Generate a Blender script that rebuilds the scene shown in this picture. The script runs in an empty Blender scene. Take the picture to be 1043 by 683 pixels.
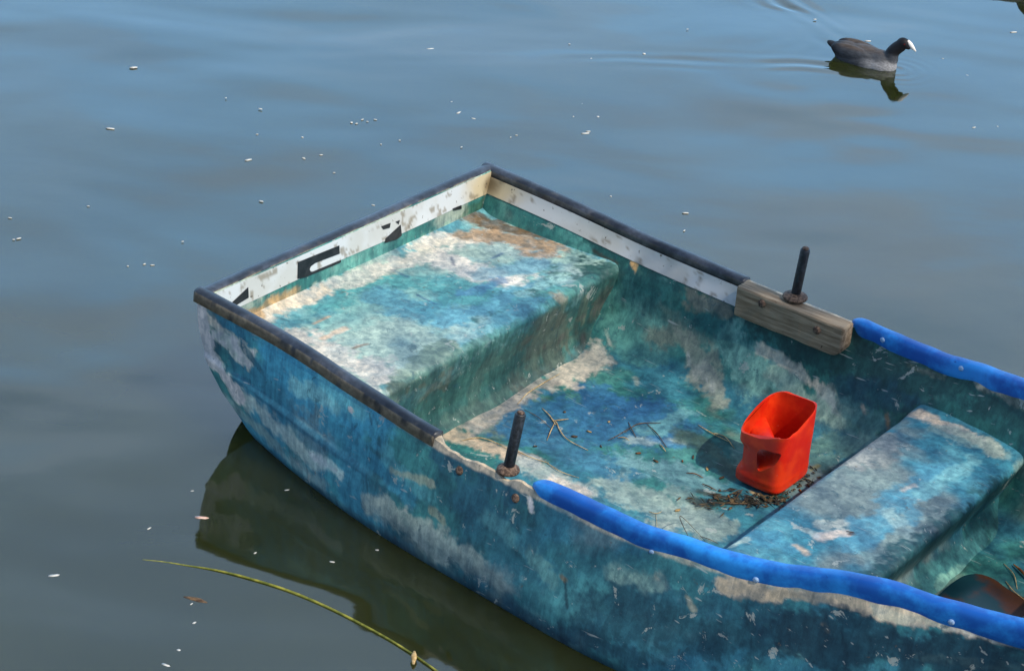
import bpy, bmesh, math, random
import numpy as np
from mathutils import Vector, Matrix

# ---------------------------------------------------------------- camera, sky, sun, exposure
SC = bpy.context.scene
COL = SC.collection
cam_d = bpy.data.cameras.new('camera'); cam = bpy.data.objects.new('camera', cam_d); COL.objects.link(cam)
cam_d.sensor_fit = 'HORIZONTAL'; cam_d.sensor_width = 36.0; cam_d.lens = 76.43
cam_d.clip_start = 0.1; cam_d.clip_end = 2000.0
CAMH = 3.0318
ROT = Matrix(((0.99745, -0.071371, 0.0), (0.033223, 0.464314, -0.885047), (0.063167, 0.88279, 0.465501)))
cam.matrix_world = Matrix.Translation((0, 0, CAMH)) @ ROT.to_4x4()
SC.camera = cam

SUN_EL, SUN_AZ = math.radians(50.5), math.radians(-40.0)      # azimuth from +X
world = bpy.data.worlds.new('World'); SC.world = world; world.use_nodes = True
wn = world.node_tree.nodes; wl = world.node_tree.links
bg = wn['Background']
sky = wn.new('ShaderNodeTexSky'); sky.sky_type = 'NISHITA'; sky.sun_disc = False
sky.sun_elevation = SUN_EL; sky.sun_rotation = math.pi / 2 - SUN_AZ
sky.air_density = 1.0; sky.dust_density = 0.6; sky.ozone_density = 1.2
# broken clouds and a bright hazy belt above the horizon (seen in the water's reflection)
tc = wn.new('ShaderNodeTexCoord'); sx = wn.new('ShaderNodeSeparateXYZ'); wl.new(tc.outputs['Generated'], sx.inputs[0])
mp = wn.new('ShaderNodeMapping'); mp.inputs['Scale'].default_value = (1.0, 1.0, 1.8); mp.inputs['Location'].default_value = (0.7, 0.2, 0.4)
nz = wn.new('ShaderNodeTexNoise'); nz.inputs['Scale'].default_value = 3.4; nz.inputs['Detail'].default_value = 4.0; nz.inputs['Distortion'].default_value = .4
wl.new(tc.outputs['Generated'], mp.inputs['Vector']); wl.new(mp.outputs[0], nz.inputs['Vector'])
def wramp(src, lo, hi, a=0.0, b=1.0):
    n = wn.new('ShaderNodeMapRange'); n.interpolation_type = 'SMOOTHSTEP'
    for k, v in (('From Min', lo), ('From Max', hi), ('To Min', a), ('To Max', b)): n.inputs[k].default_value = v
    wl.new(src, n.inputs['Value']); return n.outputs['Result']
def wmix(fac, a, b):
    n = wn.new('ShaderNodeMix'); n.data_type = 'RGBA'
    wl.new(fac, n.inputs['Factor'])
    for k, v in (('A', a), ('B', b)):
        if isinstance(v, tuple): n.inputs[k].default_value = v
        else: wl.new(v, n.inputs[k])
    return n.outputs['Result']
hs = wn.new('ShaderNodeHueSaturation'); hs.inputs['Value'].default_value = 1.05; wl.new(sky.outputs[0], hs.inputs['Color'])
belt = wmix(wramp(sx.outputs['Z'], .36, .58), (4.7, 9.1, 14.6, 1), (4.4, 6.5, 9.4, 1))
belt = wmix(wramp(nz.outputs['Fac'], .42, .72), belt, (6.2, 8.5, 11.6, 1))
# the sunlit cloud bank lies on the side away from the sun
belt = wmix(wramp(sx.outputs['Y'], -.25, .35), hs.outputs[0], belt)
col_ = wmix(wramp(sx.outputs['Z'], .62, .85), belt, hs.outputs[0])
wl.new(col_, bg.inputs['Color'])
bg.inputs['Strength'].default_value = 0.15

sun_d = bpy.data.lights.new('sun', 'SUN'); sun = bpy.data.objects.new('sun', sun_d); COL.objects.link(sun)
sun_d.energy = 4.2; sun_d.angle = math.radians(0.5); sun_d.color = (1.0, 0.925, 0.80)
sv = Vector((math.cos(SUN_EL) * math.cos(SUN_AZ), math.cos(SUN_EL) * math.sin(SUN_AZ), math.sin(SUN_EL)))
sun.rotation_euler = sv.to_track_quat('Z', 'Y').to_euler(); sun.location = sv * 30

SC.view_settings.view_transform = 'Standard'; SC.view_settings.look = 'None'
SC.view_settings.exposure = 0.0; SC.view_settings.gamma = 1.0; SC.view_settings.use_curve_mapping = False
SC.render.engine = 'CYCLES'

# ---------------------------------------------------------------- helpers
rng = random.Random(7)

def lin(h):
    h = h.lstrip('#'); out = []
    for i in (0, 2, 4):
        c = int(h[i:i + 2], 16) / 255.0
        out.append(c / 12.92 if c <= 0.04045 else ((c + 0.055) / 1.055) ** 2.4)
    return np.array(out)

def sstep(e0, e1, x):
    t = np.clip((x - e0) / (e1 - e0), 0, 1); return t * t * (3 - 2 * t)

def _hash(ix, iy, iz, seed):
    h = (ix * 374761393 + iy * 668265263 + iz * 2147483647 + seed * 1274126177) & 0xFFFFFFFF
    h = ((h ^ (h >> 13)) * 1274126177) & 0xFFFFFFFF
    h = ((h ^ (h >> 15)) * 2246822519) & 0xFFFFFFFF
    return ((h ^ (h >> 16)) & 0xFFFF) / 65535.0

def vnoise(p, seed=0):
    p = np.asarray(p, float); i = np.floor(p).astype(np.int64); f = p - i; f = f * f * (3 - 2 * f)
    r = 0
    for dx in (0, 1):
        for dy in (0, 1):
            for dz in (0, 1):
                w = (f[:, 0] if dx else 1 - f[:, 0]) * (f[:, 1] if dy else 1 - f[:, 1]) * (f[:, 2] if dz else 1 - f[:, 2])
                r = r + w * _hash(i[:, 0] + dx, i[:, 1] + dy, i[:, 2] + dz, seed)
    return r

def fbm(p, scale, seed=0, octv=5, rough=0.55):
    p = np.asarray(p, float) * scale; t = 0; a = 1; s = 0
    for k in range(octv):
        t = t + a * vnoise(p + k * 17.3, seed + k); s += a; a *= rough; p = p * 2.03
    return t / s

def put(o, label=None, cat=None, group=None, kind=None):
    if label: o['label'] = label
    if cat: o['category'] = cat
    if group: o['group'] = group
    if kind: o['kind'] = kind
    return o

def empty(name, loc=(0, 0, 0), rz=0.0):
    o = bpy.data.objects.new(name, None); COL.objects.link(o); o.location = loc; o.rotation_euler = (0, 0, rz)
    o.empty_display_size = 0.1
    return o

def mesh(name, V, F, m, parent=None, smooth=True, colors=None):
    me = bpy.data.meshes.new(name); me.from_pydata([tuple(v) for v in np.asarray(V, float)], [], [tuple(int(i) for i in f) for f in F])
    if colors is not None:
        at = me.color_attributes.new('paint', 'FLOAT_COLOR', 'POINT')
        c4 = np.ones((len(V), 4), np.float32); c4[:, :3] = colors
        at.data.foreach_set('color', c4.ravel())
    me.materials.append(m)
    if smooth:
        me.polygons.foreach_set('use_smooth', [True] * len(me.polygons))
    me.update()
    o = bpy.data.objects.new(name, me); COL.objects.link(o)
    if parent: o.parent = parent
    return o

def grid_faces(nu, nv, flip=False, wrap_v=False, base=0):
    F = []
    for i in range(nu - 1):
        for j in range(nv if wrap_v else nv - 1):
            a_, b_ = i * nv + j, i * nv + (j + 1) % nv
            q = (a_, b_, b_ + nv, a_ + nv)
            F.append(tuple(base + k for k in (q[::-1] if flip else q)))
    return F

def spline(x, xs, ys):
    """monotone-ish cubic (Catmull-Rom) through the table"""
    xs = np.asarray(xs, float); ys = np.asarray(ys, float); x = np.asarray(x, float)
    m = np.gradient(ys, xs)
    k = np.clip(np.searchsorted(xs, x) - 1, 0, len(xs) - 2)
    h = xs[k + 1] - xs[k]; t = np.clip((x - xs[k]) / h, 0, 1)
    return ((2 * t**3 - 3 * t**2 + 1) * ys[k] + (t**3 - 2 * t**2 + t) * h * m[k] + (-2 * t**3 + 3 * t**2) * ys[k + 1] + (t**3 - t**2) * h * m[k + 1])

def curve3(P, n):
    P = np.asarray(P, float); d = np.r_[0, np.cumsum(np.linalg.norm(np.diff(P, axis=0), axis=1))]
    t = np.linspace(0, d[-1], n)
    return np.stack([spline(t, d, P[:, k]) for k in range(P.shape[1])], 1)

def sweep(path, section, up=(0, 0, 1), scale=None, cap=True):
    """section (m,2): x = sideways (left of travel), y = up"""
    path = np.asarray(path, float); T = np.gradient(path, axis=0); T /= np.linalg.norm(T, axis=1)[:, None]
    up = np.asarray(up, float); V = []; sec = np.asarray(section, float); m = len(sec)
    for i, (p, t) in enumerate(zip(path, T)):
        u0 = up if abs(t @ up) < 0.95 else np.array([1.0, 0, 0])
        s_ = np.cross(u0, t); s_ /= np.linalg.norm(s_); u = np.cross(t, s_)
        k = 1.0 if scale is None else scale[i]
        sc = sec * k if np.ndim(k) < 2 else k
        V.extend(p + sc[:, :1] * s_ + sc[:, 1:] * u)
    F = grid_faces(len(path), m, wrap_v=True)
    if cap:
        F.append(tuple(range(m))[::-1]); F.append(tuple(range((len(path) - 1) * m, len(path) * m)))
    return np.array(V), F

def circle(r, n=10, ry=None):
    a = np.linspace(0, 2 * math.pi, n, endpoint=False)
    return np.stack([r * np.cos(a), (ry or r) * np.sin(a)], 1)

def join(*parts):
    V = []; F = []; b = 0
    for v, f in parts:
        V.append(np.asarray(v, float)); F.extend(tuple(b + k for k in q) for q in f); b += len(v)
    return np.vstack(V), F

def tube(P, r, n=8, steps=None):
    path = curve3(P, steps or max(4, 6 * len(P))) if len(P) > 2 else np.asarray(P, float)
    if np.ndim(r): rr = np.interp(np.linspace(0, 1, len(path)), np.linspace(0, 1, len(r)), r)
    else: rr = np.full(len(path), r)
    return sweep(path, circle(1.0, n), scale=rr)

def lathe(prof, n=20, at=(0, 0, 0)):
    V = []; 
    for r, z in prof:
        for k in range(n):
            a = 2 * math.pi * k / n; V.append((at[0] + r * math.cos(a), at[1] + r * math.sin(a), at[2] + z))
    F = grid_faces(len(prof), n, wrap_v=True, flip=True)
    F.append(tuple(range(n))); F.append(tuple(range((len(prof) - 1) * n, len(prof) * n))[::-1])
    return np.array(V), F

# ---------------------------------------------------------------- materials
def new_mat(name):
    m = bpy.data.materials.new(name); m.use_nodes = True
    return m, m.node_tree.nodes, m.node_tree.links, m.node_tree.nodes['Principled BSDF']

def N(nodes, t, **kw):
    n = nodes.new(t)
    for k, v in kw.items():
        if k in n.inputs: n.inputs[k].default_value = v
        else: setattr(n, k, v)
    return n

def mixcol(nodes, links, fac, a_, b_, mode='MIX'):
    n = nodes.new('ShaderNodeMix'); n.data_type = 'RGBA'; n.blend_type = mode
    for sock, v in (('Factor', fac), ('A', a_), ('B', b_)):
        if hasattr(v, 'is_linked') or hasattr(v, 'links'): links.new(v, n.inputs[sock])
        else: n.inputs[sock].default_value = v if sock == 'Factor' else (*v[:3], 1)
    return n.outputs['Result']

def ramp(nodes, links, src, lo, hi, inv=False):
    n = nodes.new('ShaderNodeMapRange'); n.interpolation_type = 'SMOOTHSTEP'
    n.inputs['From Min'].default_value = lo; n.inputs['From Max'].default_value = hi
    if inv: n.inputs['To Min'].default_value = 1; n.inputs['To Max'].default_value = 0
    links.new(src, n.inputs['Value']); return n.outputs['Result']

def noise(nodes, links, vec, scale, detail=4, rough=0.6, dist=0.0):
    n = nodes.new('ShaderNodeTexNoise'); n.inputs['Scale'].default_value = scale
    n.inputs['Detail'].default_value = detail; n.inputs['Roughness'].default_value = rough; n.inputs['Distortion'].default_value = dist
    links.new(vec, n.inputs['Vector']); return n.outputs['Fac']

def paint_material(name, rough=0.55, spec=0.35):
    """weathered boat paint: colour attribute + fine chips, scratches, grime"""
    m, nd, lk, b = new_mat(name)
    at = N(nd, 'ShaderNodeAttribute', attribute_name='paint'); g = nd.new('ShaderNodeTexCoord').outputs['Object']
    c = at.outputs['Color']
    f0 = noise(nd, lk, g, 9, 6, 0.62)
    f1 = noise(nd, lk, g, 48, 7, 0.72)                       # fine mottling
    def tone(c, f, lo, hi, dk, lt): return mixcol(nd, lk, ramp(nd, lk, f, lo, hi), mixcol(nd, lk, 1.0, c, dk, 'MULTIPLY'), mixcol(nd, lk, 1.0, c, lt, 'MULTIPLY'))
    c = tone(c, f0, .34, .66, (.80, .83, .86), (1.22, 1.16, 1.10))
    c = tone(c, f1, .34, .66, (.77, .80, .83), (1.25, 1.20, 1.16))
    gs = N(nd, 'ShaderNodeMapping'); gs.inputs['Scale'].default_value = (38, 38, 5); lk.new(g, gs.inputs['Vector'])
    fs = noise(nd, lk, gs.outputs[0], 1.0, 6, 0.7, 0.5)      # runs and rubbed streaks
    c = tone(c, fs, .36, .64, (.72, .75, .78), (1.26, 1.21, 1.18))
    k1 = noise(nd, lk, g, 17, 9, 0.68, 0.5); m1 = ramp(nd, lk, k1, .625, .645)        # flakes down to the pale undercoat
    c = mixcol(nd, lk, m1, c, mixcol(nd, lk, .62, c, (.38, .40, .36)))
    g2 = N(nd, 'ShaderNodeMapping'); g2.inputs['Location'].default_value = (3.1, 1.7, .4); lk.new(g, g2.inputs['Vector'])
    k2 = noise(nd, lk, g2.outputs[0], 21, 9, 0.7, 0.6); m2 = ramp(nd, lk, k2, .62, .64)   # islands of the older dark coat
    c = mixcol(nd, lk, m2, c, mixcol(nd, lk, .50, c, (.014, .070, .095)))
    g3 = N(nd, 'ShaderNodeMapping'); g3.inputs['Location'].default_value = (7.7, 4.2, 1.3); lk.new(g, g3.inputs['Vector'])
    k3 = noise(nd, lk, g3.outputs[0], 27, 8, 0.7, 0.3); m3 = ramp(nd, lk, k3, .66, .69)    # grime
    c = mixcol(nd, lk, m3, c, mixcol(nd, lk, .6, c, (.10, .075, .05)))
    f2 = noise(nd, lk, g, 130, 4, 0.7, 0.4); c = mixcol(nd, lk, ramp(nd, lk, f2, .68, .78), c, mixcol(nd, lk, .5, c, (.45, .46, .42)))
    for rot, thr in ((.5, .70), (-.9, .72), (1.6, .72)):     # scratches in several directions
        mpn = N(nd, 'ShaderNodeMapping'); mpn.inputs['Scale'].default_value = (9, 190, 60); mpn.inputs['Rotation'].default_value = (0, 0.1, rot)
        lk.new(g, mpn.inputs['Vector']); f4 = noise(nd, lk, mpn.outputs[0], 1.0, 2, 0.5)
        c = mixcol(nd, lk, ramp(nd, lk, f4, thr, thr + .06), c, mixcol(nd, lk, .5, c, (.42, .45, .43)))
    lk.new(c, b.inputs['Base Color'])
    rr = N(nd, 'ShaderNodeMapRange'); rr.inputs['To Min'].default_value = rough - 0.15; rr.inputs['To Max'].default_value = rough + 0.2
    lk.new(f1, rr.inputs['Value']); lk.new(rr.outputs[0], b.inputs['Roughness'])
    b.inputs['Specular IOR Level'].default_value = spec
    bp = N(nd, 'ShaderNodeBump', Strength=0.22, Distance=0.003)
    sm = nd.new('ShaderNodeMath'); sm.operation = 'ADD'; lk.new(f1, sm.inputs[0])
    s2 = nd.new('ShaderNodeMath'); s2.operation = 'MULTIPLY'; s2.inputs[1].default_value = -0.30; lk.new(m1, s2.inputs[0]); lk.new(s2.outputs[0], sm.inputs[1])
    lk.new(sm.outputs[0], bp.inputs['Height']); lk.new(bp.outputs[0], b.inputs['Normal'])
    return m

def simple(name, c1, c2, scale=30, rough=0.5, spec=0.4, bump=0.2, detail=5, lo=0.4, hi=0.65, metal=0.0, dist=0.003, stretch=None, chips=None):
    m, nd, lk, b = new_mat(name); g = nd.new('ShaderNodeTexCoord').outputs['Object']
    if stretch:
        mpn = N(nd, 'ShaderNodeMapping'); mpn.inputs['Scale'].default_value = stretch; lk.new(g, mpn.inputs['Vector']); gv = mpn.outputs[0]
    else: gv = g
    f = noise(nd, lk, gv, scale, detail, 0.65)
    c = mixcol(nd, lk, ramp(nd, lk, f, lo, hi), tuple(c1), tuple(c2))
    if chips:
        f2 = noise(nd, lk, g, chips[0], 5, 0.7, 0.5); c = mixcol(nd, lk, ramp(nd, lk, f2, chips[1], chips[1] + 0.05), c, tuple(chips[2]))
    lk.new(c, b.inputs['Base Color']); b.inputs['Roughness'].default_value = rough; b.inputs['Specular IOR Level'].default_value = spec
    b.inputs['Metallic'].default_value = metal
    bp = N(nd, 'ShaderNodeBump', Strength=bump, Distance=dist); lk.new(f, bp.inputs['Height']); lk.new(bp.outputs[0], b.inputs['Normal'])
    return m

M_PAINT = paint_material('weathered_boat_paint')
def rubber_mat():
    m, nd, lk, b = new_mat('worn_black_rubber'); at = N(nd, 'ShaderNodeAttribute', attribute_name='paint'); g = nd.new('ShaderNodeTexCoord').outputs['Object']
    f = noise(nd, lk, g, 55, 5, .65)
    c = mixcol(nd, lk, ramp(nd, lk, f, .35, .7), mixcol(nd, lk, 1.0, at.outputs['Color'], (.7, .7, .7), 'MULTIPLY'), mixcol(nd, lk, 1.0, at.outputs['Color'], (1.35, 1.35, 1.35), 'MULTIPLY'))
    lk.new(c, b.inputs['Base Color']); b.inputs['Roughness'].default_value = .42; b.inputs['Specular IOR Level'].default_value = .5
    bp = N(nd, 'ShaderNodeBump', Strength=.10, Distance=.002); lk.new(f, bp.inputs['Height']); lk.new(bp.outputs[0], b.inputs['Normal'])
    return m
M_RUBBER = rubber_mat()
def band_mat():
    m, nd, lk, b = new_mat('white_vinyl'); at = N(nd, 'ShaderNodeAttribute', attribute_name='paint'); g = nd.new('ShaderNodeTexCoord').outputs['Object']
    f = noise(nd, lk, g, 70, 5, .7); c = mixcol(nd, lk, ramp(nd, lk, f, .64, .68), at.outputs['Color'], (.10, .08, .06))
    lk.new(c, b.inputs['Base Color']); b.inputs['Roughness'].default_value = .45; return m
M_BAND = band_mat()
M_BLACK = simple('black_vinyl', lin('17191d'), lin('2a2b2e'), 40, 0.4, 0.4, 0.05)
M_WOOD = simple('grey_weathered_wood', lin('6d5b48'), lin('a18e76'), 6, 0.8, 0.15, 0.3, stretch=(1.2, 14, 14), lo=0.3, hi=0.7, chips=(35, 0.66, lin('3c2f26')))
M_IRON = simple('dark_painted_iron', lin('14181d'), lin('2e343b'), 80, 0.5, 0.5, 0.4, chips=(70, 0.66, lin('5a4636')))
M_RUST = simple('rusty_steel', lin('43342b'), lin('7d6655'), 120, 0.75, 0.3, 0.6)
M_FOAM = simple('blue_foam_tube', lin('0e57ab'), lin('2790e0'), 7, 0.45, 0.4, 0.25, chips=(34, 0.66, lin('123f86')), dist=.005)
M_SCREW = simple('pale_screw', lin('6f97c4'), lin('a9c1d8'), 200, 0.35, 0.5, 0.1)
M_RED = simple('red_plastic', lin('d0210a'), lin('e43c12'), 12, 0.36, 0.5, 0.12, chips=(38, 0.66, lin('d8705a')))
M_STRAW = simple('dry_straw', lin('9a7d50'), lin('d2b888'), 60, 0.8, 0.2, 0.3)
M_TWIG = simple('dark_twig', lin('43352a'), lin('7a6146'), 60, 0.85, 0.2, 0.3)
M_LEAF = simple('dead_leaf', lin('6a3d1c'), lin('a9713a'), 40, 0.7, 0.3, 0.3)
M_FLECK = simple('white_fluff', lin('b9b6ae'), lin('d8d5cd'), 120, 0.8, 0.2, 0.2)
M_STEM = simple('green_stem', lin('5a601c'), lin('9c9638'), 30, 0.45, 0.4, 0.2, chips=(18, 0.66, lin('6b4a2c')))
M_BILL = simple('white_bill', lin('e4dcd2'), lin('f2ece4'), 60, 0.4, 0.4, 0.05)
M_EYE = simple('red_eye', lin('5a0d08'), lin('2a0604'), 60, 0.2, 0.5, 0.0)

# water: murky olive body under a mirror-like skin
def water_material():
    m, nd, lk, b = new_mat('murky_lake_water')
    out = nd['Material Output']; nd.remove(b)
    g = nd.new('ShaderNodeNewGeometry').outputs['Position']
    mpn = N(nd, 'ShaderNodeMapping'); mpn.inputs['Scale'].default_value = (0.7, 1.0, 1.0); mpn.inputs['Rotation'].default_value = (0, 0, 0.10)
    lk.new(g, mpn.inputs['Vector'])
    n1 = noise(nd, lk, mpn.outputs[0], 1.1, 2, 0.5, 0.3)
    n2 = noise(nd, lk, mpn.outputs[0], 7.0, 3, 0.5)
    a1 = nd.new('ShaderNodeMath'); a1.operation = 'MULTIPLY'; a1.inputs[1].default_value = 0.0015; lk.new(n2, a1.inputs[0])
    a2 = nd.new('ShaderNodeMath'); a2.operation = 'MULTIPLY_ADD'; a2.inputs[1].default_value = 0.075; lk.new(n1, a2.inputs[0]); lk.new(a1.outputs[0], a2.inputs[2])
    bp = N(nd, 'ShaderNodeBump', Strength=1.0, Distance=0.35); lk.new(a2.outputs[0], bp.inputs['Height'])
    df = nd.new('ShaderNodeSubsurfaceScattering'); df.falloff = 'BURLEY'; df.inputs['Scale'].default_value = 1.0; df.inputs['Radius'].default_value = (.45, .5, .35)
    murk = noise(nd, lk, g, 1.6, 3, 0.5)
    lk.new(mixcol(nd, lk, ramp(nd, lk, murk, 0.3, 0.7), (0.015, 0.019, 0.004), (0.021, 0.025, 0.006)), df.inputs['Color'])
    gl = nd.new('ShaderNodeBsdfGlossy'); gl.inputs['Roughness'].default_value = 0.045; gl.inputs['Color'].default_value = (1, 1, 1, 1)
    fr = nd.new('ShaderNodeFresnel'); fr.inputs['IOR'].default_value = 1.68
    for x in (df, gl, fr): lk.new(bp.outputs[0], x.inputs['Normal'])
    mx = nd.new('ShaderNodeMixShader'); lk.new(fr.outputs[0], mx.inputs[0]); lk.new(df.outputs[0], mx.inputs[1]); lk.new(gl.outputs[0], mx.inputs[2])
    lk.new(mx.outputs[0], out.inputs['Surface'])
    return m
M_WATER = water_material()

# ---------------------------------------------------------------- water: one sheet to the horizon
COOT = np.array([1.347, 8.345]); COOT_H = math.radians(-29.0)
COOT2 = np.array([2.10, 9.50])
def wake(X, Y, c, hd):
    """V of small waves trailing behind a swimming bird"""
    FAR = -1.0      # which arm of the V runs stronger (the lee one)
    dx, dy = X - c[0], Y - c[1]
    u = -(dx * math.cos(hd) + dy * math.sin(hd)); v = -dx * math.sin(hd) + dy * math.cos(hd)   # u = distance behind
    z = 0
    for k in (0.5,):
        up_ = np.clip(u + .16, 0, 9); arm = np.abs(v) - (k * up_ + .16 * up_ ** 2)
        env = np.exp(-(arm / (0.06 + 0.10 * np.clip(u, 0, 9))) ** 2) * sstep(-0.2, 0.15, u) * np.exp(-np.clip(u, 0, 9) / 0.55)
        nn = fbm(np.stack([X.ravel() * 3, Y.ravel() * 5, X.ravel() * 0], 1), 1.2, 401, 2).reshape(X.shape)
        z = z + 0.0042 * env * (.2 + 1.6 * sstep(.35, .65, nn)) * .5 * (1 + 2.2 * sstep(-.02, .1, -v * FAR)) * np.cos(arm * 2 * math.pi / (.10 + .05 * up_) + 5 * nn)
    env = np.exp(-(v / (0.05 + 0.22 * np.clip(u, 0, 9))) ** 2) * sstep(0.05, 0.3, u) * np.exp(-np.clip(u, 0, 9) / 0.30)
    z = z + 0.0006 * env * (.1 + 1.8 * sstep(.4, .65, nn)) * np.cos(u * 2 * math.pi / 0.09 + v * 5 + 9 * nn)
    r = np.hypot(u + 0.13, v)
    z = z + 0.0016 * np.exp(-(r / 0.13) ** 2) * np.cos(r * 2 * math.pi / 0.05) * sstep(0.1, -0.1, u)
    return z
def axis(lo, hi, step, far):
    core = np.arange(lo, hi + 1e-6, step); g = []; d = step
    while (g[-1] if g else 0) < far: d *= 1.35; g.append((g[-1] if g else 0) + d)
    g = np.array(g); return np.r_[lo - g[::-1], core, hi + g]
xs = axis(-2.6, 2.8, 0.018, 900); ys = axis(3.6, 9.8, 0.018, 900)
XX, YY = np.meshgrid(xs, ys, indexing='ij')
ZZ = wake(XX, YY, COOT, COOT_H) + wake(XX, YY, COOT2, COOT_H)
P2 = np.stack([XX.ravel() * 0.7, YY.ravel() * 1.6, np.zeros(XX.size)], 1)
inside = ((XX > -2.7) & (XX < 2.9) & (YY > 3.5) & (YY < 9.9)).ravel()
swell = np.zeros(XX.size)
swell[inside] = (fbm(P2[inside], 1.1, 3, 2) - 0.5) * 0.016
ZZ = ZZ + swell.reshape(XX.shape)
# keep the sheet calm in the lee of the hull
calm = np.exp(-(((XX - 0.2) / 1.3) ** 2 + ((YY - 4.8) / 1.0) ** 2))
ZZ = ZZ * (1 - 0.8 * calm)
water = mesh('water', np.stack([XX.ravel(), YY.ravel(), ZZ.ravel()], 1), grid_faces(len(xs), len(ys), flip=True), M_WATER)
put(water, kind='structure')

# ---------------------------------------------------------------- the boat (local X = towards the bow, Y = far side, Z up)
BO = np.array([-0.47735, 5.62246, 0.0]); YAW = -0.638081
boat = empty('rowing_boat', BO, YAW)
put(boat, 'old blue fibreglass rowing boat with flaking paint, black edging and blue foam tubes', 'boat')
BM = Matrix.Translation(BO) @ Matrix.Rotation(YAW, 4, 'Z'); BI = BM.inverted()

GS = [0, .3, .6, .9, 1.2, 1.5, 1.8, 2.0, 2.2, 2.4, 2.65, 2.85, 2.98]
GY = [.615, .620, .636, .655, .655, .646, .610, .557, .508, .460, .33, .15, .0]
GZ = [.397, .380, .349, .326, .320, .320, .343, .370, .380, .394, .43, .475, .50]
WS = [0, .157, .5, 1.07, 1.5, 2.0, 2.4, 2.8, 2.98]
WY = [.565, .60, .66, .718, .735, .64, .46, .15, .0]
def yg(s): return spline(s, GS, GY)
def zg(s): return spline(s, GS, GZ)
def ywl(s): return spline(s, WS, WY)
def rake(z): return np.interp(z, [-.15, -.05, .03, .11, .21, .29, .5], [.36, .24, .15, .075, .02, .004, 0])
def near_dip(s):
    w = sstep(.84, .90, s) * (1 - sstep(1.13, 1.22, s))
    p = np.stack([s * 22, s * 0, s * 0], 1) if np.ndim(s) else None
    return w * (0.012 + 0.026 * (fbm(p, 1, 5, 4) - 0.5)) if p is not None else 0
def outer_pt(s, t, side):
    """t 0..1 from gunwale to keel; s, t arrays"""
    y0, z0, w = yg(s), zg(s), ywl(s)
    if side < 0: z0 = z0 - near_dip(s)
    k = np.clip((y0) / .6, 0, 1)
    ty = [0, .18, .36, .50, .56, .66, .82, 1.0]
    ys_ = np.stack([y0, y0 + (w - y0) * .25 + .008 * k, y0 + (w - y0) * .62 + .010 * k, y0 + (w - y0) * .95 + .006 * k, w, w * .90, w * .55, w * 0], 1)
    zs_ = np.stack([z0, z0 * .74, z0 * .42, .055 + 0 * z0, .0 * z0, -.065 + 0 * z0, -.11 + 0 * z0, -.13 + 0 * z0], 1)
    ty = np.array(ty); kk = np.clip(np.searchsorted(ty, t, side='right') - 1, 0, len(ty) - 2); r = np.arange(len(s))
    def cat(A):
        mm = np.gradient(A, ty, axis=1); h = ty[kk + 1] - ty[kk]; u = (t - ty[kk]) / h
        return ((2*u**3-3*u**2+1)*A[r, kk] + (u**3-2*u**2+u)*h*mm[r, kk] + (-2*u**3+3*u**2)*A[r, kk+1] + (u**3-u**2)*h*mm[r, kk+1])
    y, z = cat(ys_), cat(zs_)
    # knuckle: a step in the moulding that fades out forward
    zk = .215 - .09 * s
    step = .008 * sstep(zk + .010, zk - .010, z) * (1 - sstep(.5, .95, s)) * k
    y = y + step
    ss = s + rake(z) * np.clip(1 - s / .9, 0, 1)
    return np.stack([ss, side * y, z], 1)
def inner_pt(s, t, side):
    """t 0..1 from the gunwale's inner lip to the middle of the floor"""
    y0, z0 = yg(s), zg(s); k = np.clip(y0 / .6, 0.02, 1)
    if side < 0: z0 = z0 - near_dip(s)
    ty = np.array([0, .06, .2, .34, .46, .58, .75, 1.0])
    fl = .028 + .25 * np.clip(s - 1.95, 0, 2) ** 2
    lip = .028 * k * (1 - (.68 * sstep(.86, .90, s) * (1 - sstep(1.16, 1.20, s)) if side < 0 else 0))
    ys_ = np.stack([y0 - lip, y0 - lip - .006 * k, y0 - .070 * k, y0 - .108 * k, y0 - .150 * k, y0 - .205 * k, (y0 - .2 * k) * .62, 0 * y0], 1)
    zs_ = np.stack([z0, z0 - .03, z0 * .5 + .5 * fl + .055, fl + .095, fl + .036, fl + .012, fl + .004, fl], 1)
    kk = np.clip(np.searchsorted(ty, t, side='right') - 1, 0, len(ty) - 2); r = np.arange(len(s))
    def cat(A):
        mm = np.gradient(A, ty, axis=1); h = ty[kk + 1] - ty[kk]; u = (t - ty[kk]) / h
        return ((2*u**3-3*u**2+1)*A[r, kk] + (u**3-2*u**2+u)*h*mm[r, kk] + (-2*u**3+3*u**2)*A[r, kk+1] + (u**3-u**2)*h*mm[r, kk+1])
    y, z = cat(ys_), cat(zs_)
    p = np.stack([s, side * y, z], 1)
    wob = (fbm(p, 5.0, 41, 3) - .5) * .014 * sstep(.1, .25, t)      # hand-laid laminate is never flat
    p[:, 2] += wob * sstep(.3, .6, t); p[:, 1] -= side * wob * (1 - sstep(.3, .6, t))
    return p

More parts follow.
